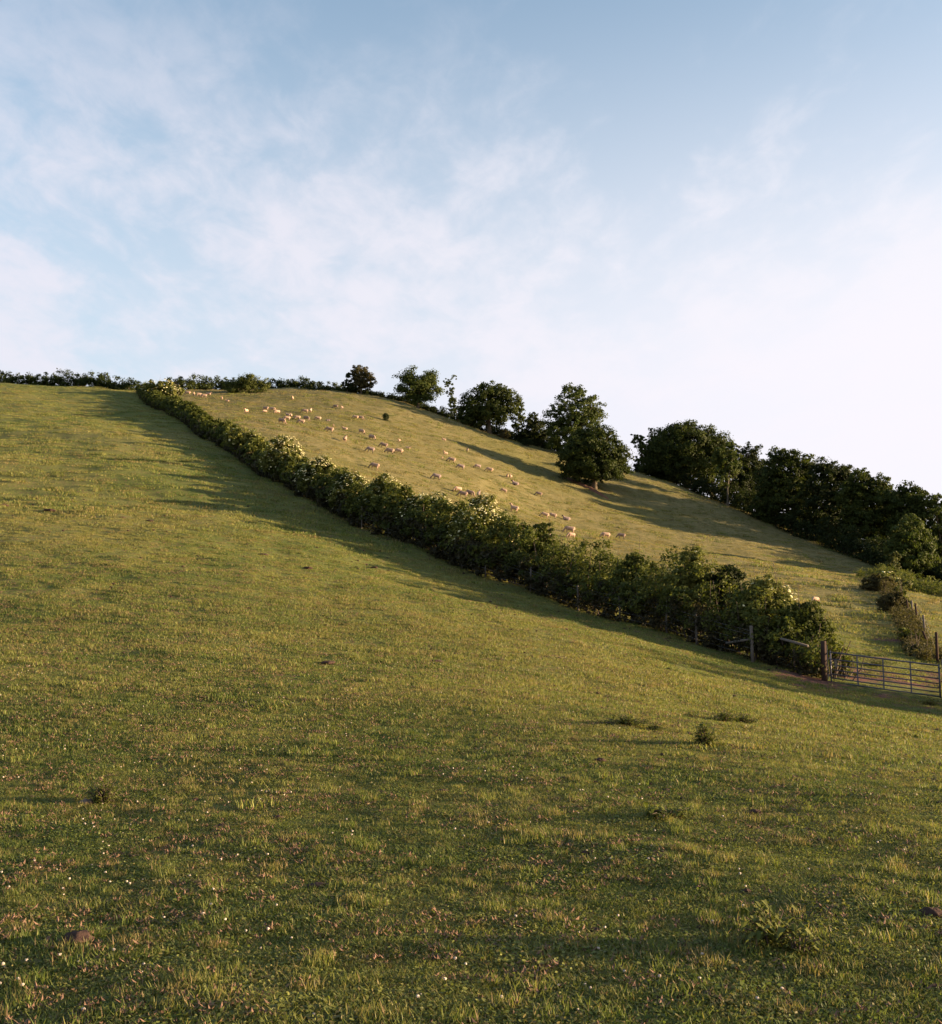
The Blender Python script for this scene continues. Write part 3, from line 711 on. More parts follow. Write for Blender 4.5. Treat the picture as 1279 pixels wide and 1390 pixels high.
# ------------------------------------------------------------------ fences and gate
def post(G, b, top, w_, lean=(0, 0)):
    b = Vector(b); t_ = b + Vector((lean[0], lean[1], top))
    G.tube([b - Vector((0, 0, .3)), b.lerp(t_, .5) + Vector((.006, .004, 0)), t_ - Vector((0, 0, .02)), t_], [w_*.5, w_*.49, w_*.47, w_*.40], 8)
def wire_fence():
    o = thing('wire_fence', 'grey post and wire fence along the foot of the main hedge', 'fence', (HL[1][0], HL[1][1], hz(*HL[1])))
    ox, oy, oz = o.location
    rng = random.Random(3)
    known = [(1022,897,1.35,.13),(946,868,1.3,.10),(905,858,1.2,.08),(842,838,1.2,.08),(785,820,1.25,.09),(720,796,1.3,.09),(659,775,1.25,.09),(627,764,1.2,.08),(560,744,1.2,.09),(527,730,1.2,.09),(491,717,1.35,.10),(440,690,1.2,.09)]
    tops = []
    for px, py, h, w_ in known:
        d = np.interp(px, [p[0] for p in HL_PX][::-1], [p[2] for p in HL_PX][::-1]) - .85
        q = at(px, py, d); x, y = q[0], q[1]; z = hz(x, y)
        G = Geo(); lean = (rng.uniform(-.04, .04), rng.uniform(-.04, .04))
        post(G, (x-ox, y-oy, z-oz), h, w_, lean)
        obj('post', G.mesh('fence_post', POSTW), o)
        tops.append(Vector((x-ox, y-oy, z-oz)))
    tops.sort(key=lambda v: -v.x)
    for hh in (.25, .5, .75, 1.0, 1.15):
        G = Geo(); P = []
        for a, b in zip(tops[:-1], tops[1:]):
            P += [a + Vector((0, -.05, hh)), a.lerp(b, .5) + Vector((0, -.05, hh-.02))]
        P.append(tops[-1] + Vector((0, -.05, hh)))
        G.tube(P, [.0035]*len(P), 4, False); obj('wire', G.mesh('fence_wire', WIRE), o)
    # two short rails braced on the tall post
    for (p1, p2) in (((986,873),(1019,868)), ((1060,867),(1097,877))):
        d1 = np.interp(p1[0], [p[0] for p in HL_PX][::-1], [p[2] for p in HL_PX][::-1]) - .9
        d2 = np.interp(p2[0], [p[0] for p in HL_PX][::-1], [p[2] for p in HL_PX][::-1]) - .9
        a, b = Vector(at(*p1, d1)), Vector(at(*p2, d2)); off = Vector((ox, oy, oz))
        G = Geo(); G.tube([a-off, (a-off).lerp(b-off, .5), b-off], [.045, .05, .045], 7); obj('rail', G.mesh('fence_rail', POSTW), o)
wire_fence()

gl = at(1129, 931, 39.4); gr = at(1277, 950, 38.0)
gl = Vector((gl[0], gl[1], 0)); gr = Vector((gr[0], gr[1], 0))
zl = at(1129, 928, 39.4)[2]; zr = at(1277, 948, 38.0)[2]
def gate():
    o = thing('metal_gate', 'galvanised seven bar field gate closed across the muddy gateway', 'gate', (gl.x, gl.y, zl))
    dx = (gr - gl); L = dx.length; u = dx.normalized()
    def P(s, h): q = u*s; return Vector((q.x, q.y, (zr-zl)*s/L + h))
    for i, h in enumerate((.06, .20, .34, .49, .66, .86, 1.10)):
        G = Geo(); r = .021 if i < 6 else .026
        G.tube([P(.03, h), P(L*.5, h-.006), P(L-.03, h)], [r]*3, 8); obj('bar', G.mesh('gate_bar', GALV), o)
    for s, r in ((0, .028), (L, .030)):
        G = Geo(); G.tube([P(s, .0), P(s, 1.15)], [r, r], 8); obj('end_upright', G.mesh('gate_upright', GALV), o)
    for f_ in (.25, .49, .74):
        G = Geo(); s = L*f_
        M = Matrix.Translation(P(s, .58) + Vector((0, -.028, 0))) @ Matrix.Rotation(math.atan2(u.y, u.x), 4, 'Z')
        G.box(M, .045, .012, 1.06); obj('upright', G.mesh('gate_strap', GALV, False), o)
    for h in (.30, .85):
        G = Geo(); G.tube([P(-.14, h), P(.02, h)], [.02, .02], 6); obj('hinge', G.mesh('gate_hinge', GALV), o)
    G = Geo(); M = Matrix.Translation(P(.16, .72) + Vector((0, -.05, 0))); G.box(M, .09, .02, .26)
    obj('latch_plate', G.mesh('gate_latch', POSTW, False), o)
gate()
G = Geo(); G.tube([(0,0,-.4),(0,0,.6),(.01,0,1.36),(.01,0,1.38)], [.105,.102,.098,.07], 10)
o = thing('gate_post', 'thick dark wooden post the gate hangs on, beside the last hedge bush', 'post', (gl.x-.24, gl.y, hz(gl.x-.24, gl.y)))
obj('timber', G.mesh('gate_post', POSTD), o)
G = Geo(); G.box(Matrix.Translation((.13, 0, .62)), .012, .06, 1.2); obj('lit_edge', G.mesh('post_lit_edge', WIRE, False), o)  # pale strip added as the sunlit right edge of the post
G = Geo(); G.tube([(0,0,-.4),(0,0,.6),(0,.01,1.42),(0,.01,1.44)], [.115,.112,.11,.07], 10)
o = thing('gate_post', 'round timber post at the closing end of the gate by the picture edge', 'post', (gr.x+.22, gr.y, hz(gr.x+.22, gr.y)))
obj('timber', G.mesh('closing_post', POSTW), o)

def stake_fence():
    foot = [(1230,864,80),(1235,864,77),(1241,869,73),(1247,877,69),(1257,886,64),(1263.5,895,59)]
    p0 = at(*foot[0]); o = thing('stake_fence', 'short row of leaning stakes climbing from the gate beside brambles', 'fence', (p0[0], p0[1], hz(p0[0], p0[1])))
    ox, oy, oz = o.location; rng = random.Random(8); tops = []
    for i, f_ in enumerate(foot):
        q = at(*f_); z = hz(q[0], q[1]); G = Geo()
        post(G, (q[0]-ox, q[1]-oy, z-oz), 1.25 if i != 5 else 1.0, .13, (-.06 if i < 5 else -.35, rng.uniform(-.05, .05)))
        obj('post', G.mesh('stake', POSTW if i % 2 == 0 else POSTD), o); tops.append(Vector((q[0]-ox, q[1]-oy, z-oz)))
    for hh in (.35, .7, 1.05):
        G = Geo(); G.tube([t_ + Vector((0, -.07, hh)) for t_ in tops], [.006]*len(tops), 4, False); obj('wire', G.mesh('stake_wire', WIRE), o)
stake_fence()
q = at(1273, 908, 46); G = Geo(); post(G, (0, 0, 0), 1.25, .13, (.02, 0))
o = thing('fence_post', 'single dark upright post behind the right end of the gate', 'post', (q[0], q[1], hz(q[0], q[1])))
obj('timber', G.mesh('dark_post', POSTD), o)
bush('bramble_bush', 'dark bramble tangle at the foot of the stakes, by the single upright post', 1254, 908, [(0,9,15,10),(-10,12,8,8)], 3600, .09, LF_DARK, 142, d=50, shoots=8)

# ------------------------------------------------------------------ red bank under the field oak
p = ground_at(806, 665); rng = np.random.RandomState(9)
G = Geo()
base = at(765, 646, 184); e = at(828, 677, 177)
def earth_bank():
    n_ = 26; V = []; Fq = []
    for i in range(n_+1):
        f_ = i/n_; x = base[0]+(e[0]-base[0])*f_; y = base[1]+(e[1]-base[1])*f_
        amp = math.sin(PI*f_)**.6
        for j in range(9):
            u = (j/8-.5)*2; hgt_ = .45*amp*max(0, 1-u*u)*(1+rng.uniform(-.25, .25)); yy = y + u*.8; xx = x + rng.uniform(-.08, .08)
            V.append((xx, yy, hz(xx, yy) + hgt_ - .05))
    for i in range(n_):
        for j in range(8): Fq.append((i*9+j, (i+1)*9+j, (i+1)*9+j+1, i*9+j+1))
    obj('earth_bank', mesh_np('earth_bank', V, Fq, [EARTH], smooth=True), kind='structure')
earth_bank()

# ------------------------------------------------------------------ sheep
def sheep_mesh(name, pose, wool, face):
    """faces +X; about 1.25 m long; one continuous skin"""
    G = Geo()
    def loft(rings, k=14):
        b0 = len(G.V)
        for (x, z, ry, rz) in rings:
            for j in range(k):
                a = 2*PI*j/k; G.V.append(Vector((x, math.cos(a)*ry*.9, z + math.sin(a)*rz*.88)))
        for i in range(len(rings)-1):
            for j in range(k): G.F.append((b0+i*k+j, b0+i*k+(j+1) % k, b0+(i+1)*k+(j+1) % k, b0+(i+1)*k+j))
        G.F.append(tuple(b0+j for j in range(k))); G.F.append(tuple(b0+(len(rings)-1)*k+j for j in range(k)))
    lie = pose == 'lying'; bz = .28 if lie else .60
    loft([(-.56,bz+.04,.05,.06),(-.52,bz+.03,.16,.19),(-.40,bz+.02,.235,.26),(-.15,bz-.01,.27,.285),(.12,bz-.01,.26,.28),(.32,bz+.02,.22,.255),(.45,bz+.06,.16,.20),(.52,bz+.08,.09,.12)])
    if pose == 'grazing':
        neck = [(.36,0,bz+.10),(.52,0,bz+.02),(.66,0,.36),(.74,0,.24)]; nr_ = [.15,.125,.10,.08]
        head = [(.69,0,.33),(.76,0,.22),(.81,0,.10),(.83,0,.05)]; hr = [.075,.085,.06,.042]; ear = (.70,.30)
    else:
        up = .30 if pose != 'lying' else .22
        neck = [(.34,0,bz+.10),(.48,0,bz+.24),(.56,0,bz+up+.06)]; nr_ = [.15,.125,.095]
        head = [(.52,0,bz+up+.10),(.62,0,bz+up+.08),(.74,0,bz+up),(.79,0,bz+up-.03)]; hr = [.075,.085,.06,.042]; ear = (.57,bz+up+.14)
    G.tube(neck, nr_, 12); G.tube(head, hr, 10)
    for s in (-1, 1): G.tube([(ear[0],s*.05,ear[1]),(ear[0]-.01,s*.15,ear[1]-.02),(ear[0]-.01,s*.18,ear[1]-.04)], [.022,.032,.010], 6)
    if lie:
        for s in (-1, 1):
            G.tube([(.30,s*.16,.20),(.48,s*.18,.06),(.34,s*.17,.04)], [.07,.045,.035], 7)
            G.tube([(-.35,s*.2,.22),(-.10,s*.27,.07),(-.32,s*.26,.04)], [.11,.05,.035], 7)
    else:
        for s in (-1, 1):
            fx = .30 + (.05 if s > 0 else -.03)
            G.tube([(.30,s*.13,.50),(.31,s*.13,.32),(fx,s*.13,.17),(fx+.01,s*.13,.03),(fx+.035,s*.13,0)], [.10,.060,.036,.032,.036], 8)
            hx = -.38 + (.04 if s < 0 else -.03)
            G.tube([(-.36,s*.14,.52),(-.32,s*.15,.36),(hx-.04,s*.15,.24),(hx,s*.15,.03),(hx+.035,s*.15,0)], [.14,.085,.042,.032,.036], 8)
    G.tube([(-.53,0,bz+.10),(-.59,0,bz-.02),(-.58,0,bz-.14)], [.04,.045,.02], 6)
    m = G.mesh(name, wool); tmp = bpy.data.objects.new('tmp', m); COL.objects.link(tmp)
    md = tmp.modifiers.new('r', 'REMESH'); md.mode = 'VOXEL'; md.voxel_size = .033; md.use_smooth_shade = True
    sm = tmp.modifiers.new('s', 'SMOOTH'); sm.factor = .5; sm.iterations = 2
    dg = bpy.context.evaluated_depsgraph_get(); me = bpy.data.meshes.new_from_object(tmp.evaluated_get(dg)); me.name = name
    bpy.data.objects.remove(tmp)
    rr = random.Random(3)
    for v in me.vertices:            # uneven fleece
        if v.co.z > .28 or lie: v.co += Vector((rr.uniform(-1, 1), rr.uniform(-1, 1), rr.uniform(-1, 1)))*.007
    me.materials.clear(); me.materials.append(wool); me.materials.append(face)
    hx0 = head[1]
    for p_ in me.polygons:
        c_ = p_.center
        isf = (c_ - Vector(head[1])).length < .13 or (c_ - Vector(head[2])).length < .13 or (c_ - Vector(head[3])).length < .12 or (not lie and c_.z < .24)
        p_.material_index = 1 if isf else 0; p_.use_smooth = True
    return me
SH = {}
for pose in ('grazing', 'standing', 'lying'):
    SH[pose, 0] = sheep_mesh('sheep_' + pose, pose, WOOL, FACE)
    SH[pose, 1] = sheep_mesh('sheep_dark_' + pose, pose, WOOL, FACE_D)
    SH[pose, 2] = sheep_mesh('sheep_grey_' + pose, pose, WOOL_D, FACE_D)
g_, s_, l_ = 'grazing', 'standing', 'lying'
# (x, y of the feet, pose, coat, heading in degrees: 0 right 90 away 180 left 270 toward us, size, label)
SHEEP = [
 (255,536,g_,0,180,1.0,'large pale sheep topmost by the hedge corner, back just over the leaves'),
 (263,537,s_,0,100,.8,'small sheep second from the hedge corner, seen end on'),
 (270,538,g_,0,10,.95,'third sheep from the hedge corner, grazing to the right'),
 (277,540,g_,0,200,1.0,'lowest sheep of the tight group under the hedge corner'),
 (283,536,l_,0,0,1.0,'sheep lying at the right end of the hedge corner group'),
 (301,543,s_,0,280,.85,'lone upright sheep between hedge corner group and rounded bush'),
 (308.5,545,l_,0,180,.7,'small lamb lying just below the lone upright sheep'),
 (334,561,s_,1,250,1.0,'dark faced sheep standing apart under the left end of rounded bush'),
 (361,557,g_,0,170,.95,'sheep at the upper left of the trio beneath the rounded bush'),
 (359.5,561,g_,0,230,.8,'smaller sheep touching the lower side of the trio beneath the bush'),
 (370,558,g_,0,350,.95,'sheep at the upper right of the trio beneath the rounded bush'),
 (376.5,562,g_,1,220,.95,'dark headed sheep just right of and below the trio'),
 (391,564,l_,2,180,.8,'grey lying sheep at the top of the busy cluster'),
 (395,566,s_,0,270,.75,'small pale lamb standing at the top of the busy cluster'),
 (389.5,571,g_,1,200,1.0,'sheep directly above the largest cluster sheep, head to the left'),
 (382,575,g_,0,330,1.15,'largest sheep of the cluster, grazing downhill to the right'),
 (397,543,s_,0,275,.95,'lone sheep just right of the rounded bush shadow'),
 (414,561,g_,0,190,1.05,'pale sheep of the upper pair, body sideways'),
 (421.5,560,s_,0,90,.95,'narrow upright sheep at the right of the upper pair'),
 (403.5,570,g_,1,190,1.0,'sheep above left of its overlapping dark headed neighbour'),
 (409,575.5,g_,1,185,1.05,'dark headed sheep grazing left at the bottom of the middle threesome'),
 (415.5,571,g_,0,340,1.05,'sheep grazing right at the right of the middle threesome'),
 (431.5,571,g_,1,180,1.0,'single sheep to the right of the middle threesome'),
 (445.5,571.5,l_,2,0,.7,'dull little lamb lying in tufts, hardly visible'),
 (452.5,579,s_,0,270,.5,'tiny white lamb above the big left-facing grazer'),
 (447,587,g_,1,180,1.2,'big sheep grazing left in the open middle of the slope'),
 (468,583,l_,0,180,.85,'pale sheep lying above the one seen from behind'),
 (467.5,600,s_,0,85,1.15,'sheep seen square from behind, standing with legs apart'),
 (455.5,554,g_,0,180,.9,'left sheep of the highest pair near the ridge'),
 (464,555.5,s_,0,250,.8,'right, smaller sheep of the highest pair near the ridge'),
 (482.5,569,g_,1,180,.95,'left sheep of the touching pair level with the tiny bush'),
 (489.5,569.5,g_,0,0,.9,'right sheep of the touching pair level with the tiny bush'),
 (490,589,g_,1,335,1.1,'sheep with shaded rump grazing downhill, left of two in step'),
 (504,597,g_,1,330,1.15,'sheep grazing downhill right, lower of two in step'),
 (502.5,614,g_,2,185,1.1,'sheep grazing left, fleece greyed for its shaded side, with a long shadow behind'),  # grey coat stands in for the shade on its side
 (520.5,608,g_,0,180,1.15,'upper sheep of the close group of three below the tiny bush'),
 (529,616,g_,1,180,1.2,'lower left sheep of the close group of three, head down'),
 (541.5,616,g_,1,180,1.15,'lower right sheep of the close group of three, head down'),
 (541.5,600,s_,0,250,.7,'small lone sheep above the close group of three'),
 (554,609,l_,0,0,.75,'small sheep lying to the right of the close group of three'),
 (508,637,g_,0,170,1.2,'sheep right above the blossoming elders, nearest the hedge on the left'),
 (602,599,s_,1,200,.75,'small sheep at the upper tip of the long tree shadow'),
 (634,613,s_,2,270,.8,'grey sheep standing inside the long tree shadow'),
 (604,618,s_,0,220,.85,'upright sheep below the tip of the tree shadow'),
 (600,623.5,s_,0,270,.55,'little lamb at the heels of the upright sheep'),
 (612.5,628,g_,1,180,1.2,'dark faced sheep sideways, lower right of ewe and lamb'),
 (592,651,g_,2,180,1.15,'sheep grazing left just over the hedge flowers'),
 (625,637,g_,2,190,1.1,'sheep in the middle slope, left of the three under the shadow'),
 (648,636,g_,2,200,1.0,'sheep close beneath the lower edge of the tree shadow'),
 (664,641,g_,1,180,1.1,'sheep to the right beneath the lower edge of the tree shadow'),
 (688,649,s_,0,270,.9,'left sheep of the upright pair uphill from the dark lying one'),
 (692.5,649.5,s_,0,250,.85,'right sheep of the upright pair uphill from the dark lying one'),
 (699,658,l_,2,175,1.2,'dark backed sheep lying on the slope'),
 (683,669,g_,1,190,.95,'dark headed sheep with long shadow, below the lying one'),
 (621,668,g_,1,200,1.05,'upper left sheep of the four behind the tall flowering elder'),
 (628,675,g_,0,180,1.15,'lowest sheep of the four behind the tall flowering elder'),
 (637,673,g_,0,340,1.1,'third sheep of the four behind the tall flowering elder'),
 (649,674,s_,2,90,1.0,'rightmost sheep of the four, seen from behind'),
 (697,695,s_,0,165,1.2,'sheep with its head raised, looking left over the hedge'),
 (731,673.5,g_,1,180,1.0,'lone sheep on the slope halfway to the field oak'),
 (739,703,g_,0,180,1.15,'left sheep of the close pair above the hedge middle'),
 (750,703.5,g_,1,180,1.1,'right sheep of the close pair above the hedge middle'),
 (768.5,706,l_,2,180,1.2,'grey sheep lying right of the close pair'),
 (773,724,g_,0,180,1.25,'larger sheep, upper of two overlapping near the hedge top'),
 (775,731,g_,0,210,1.0,'smaller sheep, lower of two overlapping near the hedge top'),
 (822,731,g_,0,195,1.1,'left of the two lowest sheep, well apart from each other'),
 (843.5,731,g_,1,180,1.1,'right of the two lowest sheep, nearest the slope under the oak'),
 (702.5,720,g_,0,10,1.15,'sheep half hidden behind the flowering elder and a hedge shoot'),
 (717,727,s_,0,180,.8,'sheep peeping through the hedge top left of the hawthorn'),
 (746,733,g_,0,180,1.0,'sheep mostly hidden behind the hawthorn in the hedge'),
 (1107,820,g_,0,215,.8,'single white sheep far to the right, above the last hedge bush'),
]
for i, (px, py, pose, coat, hd, sc_, lab) in enumerate(SHEEP):
    p = ground_at(px, py, 66 if px < 1000 else 58)
    o = obj('sheep' if sc_ > .72 else 'lamb', SH[pose, coat])
    nrm = gnormal(p.x, p.y, 1.2)
    nrm = (nrm*.7 + Vector((0, 0, .3))).normalized()
    q1 = Vector((0, 0, 1)).rotation_difference(nrm)
    o.rotation_mode = 'QUATERNION'; o.rotation_quaternion = q1 @ Quaternion((0, 0, 1), math.radians(hd + random.Random(i).uniform(-8, 8)))
    o.location = p + Vector((0, 0, -.02)); o.scale = (sc_*.80,)*3
    o['label'] = lab; o['category'] = 'sheep' if sc_ > .72 else 'lamb'; o['group'] = 'sheep grazing on the far hillside'

# ------------------------------------------------------------------ scattering (real geometry spread by geometry nodes)
SRC = bpy.data.collections.new('tuft_sources')      # kept out of the scene: only its copies are drawn
def source(name, mesh):
    c_ = bpy.data.collections.new(name); o = bpy.data.objects.new(name, mesh); c_.objects.link(o); return o
def scatter(name, label, cat, P, rotz, scale, normals, pick, sources, mats, structure=False):
    m = bpy.data.meshes.new(name); m.vertices.add(len(P)); m.vertices.foreach_set('co', np.asarray(P, np.float32).ravel())
    for nm, arr in (('rotz', rotz), ('size', scale)):
        a = m.attributes.new(nm, 'FLOAT', 'POINT'); a.data.foreach_set('value', np.asarray(arr, np.float32))
    a = m.attributes.new('nrm', 'FLOAT_VECTOR', 'POINT'); a.data.foreach_set('vector', np.asarray(normals, np.float32).ravel())
    a = m.attributes.new('pick', 'INT', 'POINT'); a.data.foreach_set('value', np.asarray(pick, np.int32))
    o = obj(name, m, kind='stuff'); o['label'] = label; o['category'] = cat
    ng = bpy.data.node_groups.new(name, 'GeometryNodeTree')
    ng.interface.new_socket('Geometry', in_out='INPUT', socket_type='NodeSocketGeometry')
    ng.interface.new_socket('Geometry', in_out='OUTPUT', socket_type='NodeSocketGeometry')
    N = ng.nodes; Lk = ng.links
    gi = N.new('NodeGroupInput'); go = N.new('NodeGroupOutput'); jn = N.new('GeometryNodeJoinGeometry')
    def na(nm, dt):
        n_ = N.new('GeometryNodeInputNamedAttribute'); n_.data_type = dt; n_.inputs['Name'].default_value = nm; return n_.outputs['Attribute']
    al = N.new('FunctionNodeAlignRotationToVector'); al.axis = 'Z'; Lk.new(na('nrm', 'FLOAT_VECTOR'), al.inputs['Vector'])
    rl = N.new('FunctionNodeRotateRotation'); rl.rotation_space = 'LOCAL'; Lk.new(al.outputs[0], rl.inputs[0])
    ax = N.new('FunctionNodeAxisAngleToRotation'); Lk.new(na('rotz', 'FLOAT'), ax.inputs['Angle']); Lk.new(ax.outputs[0], rl.inputs[1])
    for k, so in enumerate(sources):
        io = N.new('GeometryNodeObjectInfo'); io.inputs['Object'].default_value = so; io.inputs['As Instance'].default_value = True
        cmp_ = N.new('FunctionNodeCompare'); cmp_.data_type = 'INT'; cmp_.operation = 'EQUAL'
        Lk.new(na('pick', 'INT'), cmp_.inputs[2]); cmp_.inputs[3].default_value = k
        ip = N.new('GeometryNodeInstanceOnPoints')
        Lk.new(gi.outputs[0], ip.inputs['Points']); Lk.new(cmp_.outputs[0], ip.inputs['Selection']); Lk.new(io.outputs['Geometry'], ip.inputs['Instance'])
        Lk.new(rl.outputs[0], ip.inputs['Rotation']); Lk.new(na('size', 'FLOAT'), ip.inputs['Scale'])
        Lk.new(ip.outputs[0], jn.inputs[0])
    Lk.new(jn.outputs[0], go.inputs[0])
    md = o.modifiers.new('spread', 'NODES'); md.node_group = ng
    for mm in mats: m.materials.append(mm)
    return o

def tuft_mesh(name, nb, rad, hmin, hmax, wid, mat, rng, lean=.45):
    V = []; Fq = []; tint = []; tip = []
    for i in range(nb):
        r = rad*math.sqrt(rng.uniform(0, 1)); a = rng.uniform(0, 2*PI); x, y = r*math.cos(a), r*math.sin(a)
        h = rng.uniform(hmin, hmax); w_ = wid*rng.uniform(.6, 1.2); q = rng.uniform(0, 2*PI); l = rng.uniform(.1, lean)*h
        dx, dy = math.cos(q)*l, math.sin(q)*l; sx, sy = -math.sin(q)*w_/2, math.cos(q)*w_/2
        b = len(V)
        V += [(x-sx, y-sy, -.015), (x+sx, y+sy, -.015), (x+dx*.35+sx*.8, y+dy*.35+sy*.8, h*.55), (x+dx*.35-sx*.8, y+dy*.35-sy*.8, h*.55),
              (x+dx+sx*.15, y+dy+sy*.15, h), (x+dx-sx*.15, y+dy-sy*.15, h)]
        Fq += [(b, b+1, b+2, b+3), (b+3, b+2, b+4, b+5)]
        tv = rng.uniform(0, 1); tint += [tv]*6; tip += [0, 0, .5, .5, 1, 1]
    return mesh_np(name, V, Fq, [mat], attrs={'tint': tint, 'tip': tip})
rg = np.random.RandomState(21)
def rosette_mesh(name, nl, rad, sz, mat, rng):
    """low clover and daisy leaves lying nearly flat"""
    V = []; Fq = []; tint = []; tip = []
    for i in range(nl):
        r = rad*math.sqrt(rng.uniform(0, 1)); a = rng.uniform(0, 2*PI); c_ = np.array([r*math.cos(a), r*math.sin(a), rng.uniform(.006, .026)])
        n_ = unit(np.array([0, 0, 1.]) + rng.normal(0, .45, 3)); u = unit(np.cross(n_, rng.normal(0, 1, 3))); v = np.cross(n_, u); w_ = sz*rng.uniform(.6, 1.3)
        b = len(V); V += [c_-u*w_, c_-u*w_*.3+v*w_*.55, c_+u*w_*.7+v*w_*.5, c_+u*w_*.95, c_+u*w_*.7-v*w_*.5, c_-u*w_*.3-v*w_*.55]
        Fq += [(b, b+1, b+4, b+5), (b+1, b+2, b+3, b+4)]; tv = rng.uniform(0, .82); tint += [tv]*6; tip += [.5]*6
    return mesh_np(name, V, Fq, [mat], attrs={'tint': tint, 'tip': tip})
near_src = [source('clover_leaves', rosette_mesh('rosette%d' % i, 60, .13, .0085, grass_near, rg)) for i in range(2)] + [source('grass_tuft', tuft_mesh('tuft%d' % i, nb, rad, a, b, wd, grass_near, rg, ln)) for i, (nb, rad, a, b, wd, ln) in enumerate(
    [(60,.13,.010,.024,.0045,2.2),(70,.15,.012,.030,.005,2.0),(50,.09,.018,.045,.005,1.3),(34,.14,.010,.022,.012,2.2),(60,.07,.03,.065,.005,.7)])]
mid_src = [source('grass_tuft', tuft_mesh('midtuft%d' % i, nb, rad, a, b, wd, grass_near, rg, ln)) for i, (nb, rad, a, b, wd, ln) in enumerate(
    [(70,.30,.018,.048,.013,1.6),(80,.34,.018,.045,.013,1.8),(50,.15,.04,.085,.012,.9),(60,.30,.014,.034,.018,2.2)])]
far_src = [source('straw_tuft', tuft_mesh('fartuft%d' % i, nb, rad, a, b, wd, grass_far, rg, ln)) for i, (nb, rad, a, b, wd, ln) in enumerate(
    [(60,.6,.03,.08,.03,1.0),(60,.7,.02,.06,.035,1.3),(50,.35,.05,.13,.03,.7)])]

def polar_points(n_, r0, r1, half, rng, power=1.0):
    """random plan points in a fan before the camera; density falls as 1/r**power"""
    u = rng.uniform(0, 1, n_); e_ = 2 - power
    r = (r0**e_ + u*(r1**e_ - r0**e_))**(1/e_) if abs(e_) > 1e-6 else r0*(r1/r0)**u
    a = np.radians(rng.uniform(-half, half, n_))
    return r*np.sin(a), r*np.cos(a)
def normals_at(x, y, e=.25):
    hx = (height(x+e, y)-height(x-e, y))/(2*e); hy = (height(x, y+e)-height(x, y-e))/(2*e)
    return np.stack([-hx*.6, -hy*.6, np.ones_like(hx)], 1)
def patch(x, y, L, ph=0):
    return .5 + .25*np.sin(x*2*PI/L + 1.3*np.sin(y*2*PI/L*.8 + ph)) + .25*np.sin(y*2*PI/L*1.17 + 1.7*np.sin(x*2*PI/L*.6 + ph*2) + 1)
def spread(name, label, n_, r0, r1, half, power, srcs, smin, smax, mats, side=0, pw=None, seed=1, fade=(0, .1, 999, 1), patchy=.5):
    rng = np.random.RandomState(seed)
    x, y = polar_points(n_, r0, r1, half, rng, power)
    so = side_of_hedge(x, y); isfar = (so > 0) & (y > 72 + 8*np.sin(x*.7))
    k = ~isfar if side == 0 else isfar & (so > 2)
    pv = patch(x, y, 1.1, 3) * .35 + patch(x, y, 2.3) * .35 + patch(x+7, y, 5.3, 2) * .3
    k &= rng.uniform(0, 1, n_) < (1-patchy) + patchy*2*pv
    r_ = np.hypot(x, y); fu = rng.uniform(0, 1, n_)
    k &= (fu < np.clip((r_ - fade[0])/fade[1], 0, 1)) & (fu < np.clip((fade[2] - r_)/fade[3], 0, 1))
    gx, gy = gl.x + 1.7, gl.y - .1
    k &= ~((np.hypot((x-gx)/3.4, (y-gy)/1.9) < 1) & (rng.uniform(0, 1, n_) < .93))
    x, y, pv = x[k], y[k], pv[k]
    sc_ = rng.uniform(smin, smax, len(x))*(.6 + .8*pv)
    rr = np.hypot(x, y)
    pick = rng.choice(len(srcs), len(x), p=pw)
    P = np.stack([x, y, height(x, y)], 1)
    return scatter(name, label, 'grass', P, rng.uniform(0, 2*PI, len(x)), sc_, normals_at(x, y), pick, srcs, mats)
spread('grass', 'short grazed grass of the foreground', 66000, 3.6, 27, 33, 1.15, near_src, .8, 1.25, [grass_near], 0, [.13, .12, .26, .24, .10, .12, .03], 1, (0, .1, 27, 14))
spread('grass', 'grazed grass of the middle of the near field', 34000, 10, 75, 30, 1.2, mid_src, .8, 1.3, [grass_near], 0, [.37, .37, .06, .2], 2, (10, 18, 75, 15))
spread('grass', 'short turf on the upper part of the near field', 17000, 55, 205, 30, .9, mid_src, 1.8, 3.0, [grass_near], 0, [.4, .4, .05, .15], 3, (55, 15, 999, 1))
spread('grass', 'dry strawy grass on the far hillside', 26000, 40, 216, 30, .5, far_src, .6, 1.3, [grass_far], 1, [.45, .4, .15], 4)

spread('rough_tussocks', 'darker tussocks and nettle patches mottling the far hillside', 5200, 72, 205, 30, .4, mid_src, 2.2, 4.2, [grass_near], 1, [.3, .3, .1, .3], 5, (0, .1, 999, 1), 1.0)
# clover heads, dead leaves and dung crumbs
def ball_mesh(name, r, mat, rng, flat=1.0, stalk=0):
    bm = bmesh.new(); bmesh.ops.create_icosphere(bm, subdivisions=2, radius=r)
    for v in bm.verts: v.co *= rng.uniform(.78, 1.15); v.co.z = v.co.z*flat + stalk
    m = bpy.data.meshes.new(name); bm.to_mesh(m); bm.free(); m.materials.append(mat); return m
def dead_leaf_mesh(name, mat, rng, s):
    V = []; Fq = []
    for j in range(7):
        c_ = rng.uniform(-1, 1, 3)*np.array([s*2.2, s*2.2, .008]) + np.array([0, 0, .026]); a = unit(rng.normal(0, 1, 3)*np.array([1, 1, .3])); b = unit(np.cross(a, [0, 0, 1])*1 + rng.normal(0, .3, 3)); w_ = s*rng.uniform(.5, 1.1)
        b0 = len(V); V += [c_-a*w_, c_+b*w_*.45, c_+a*w_+np.array([0, 0, .012]), c_-b*w_*.45]; Fq.append((b0, b0+1, b0+2, b0+3))
    return mesh_np(name, V, Fq, [mat])
clover = [source('clover', ball_mesh('clover%d' % i, .0066, PETAL, rg, .85, .030)) for i in range(3)]
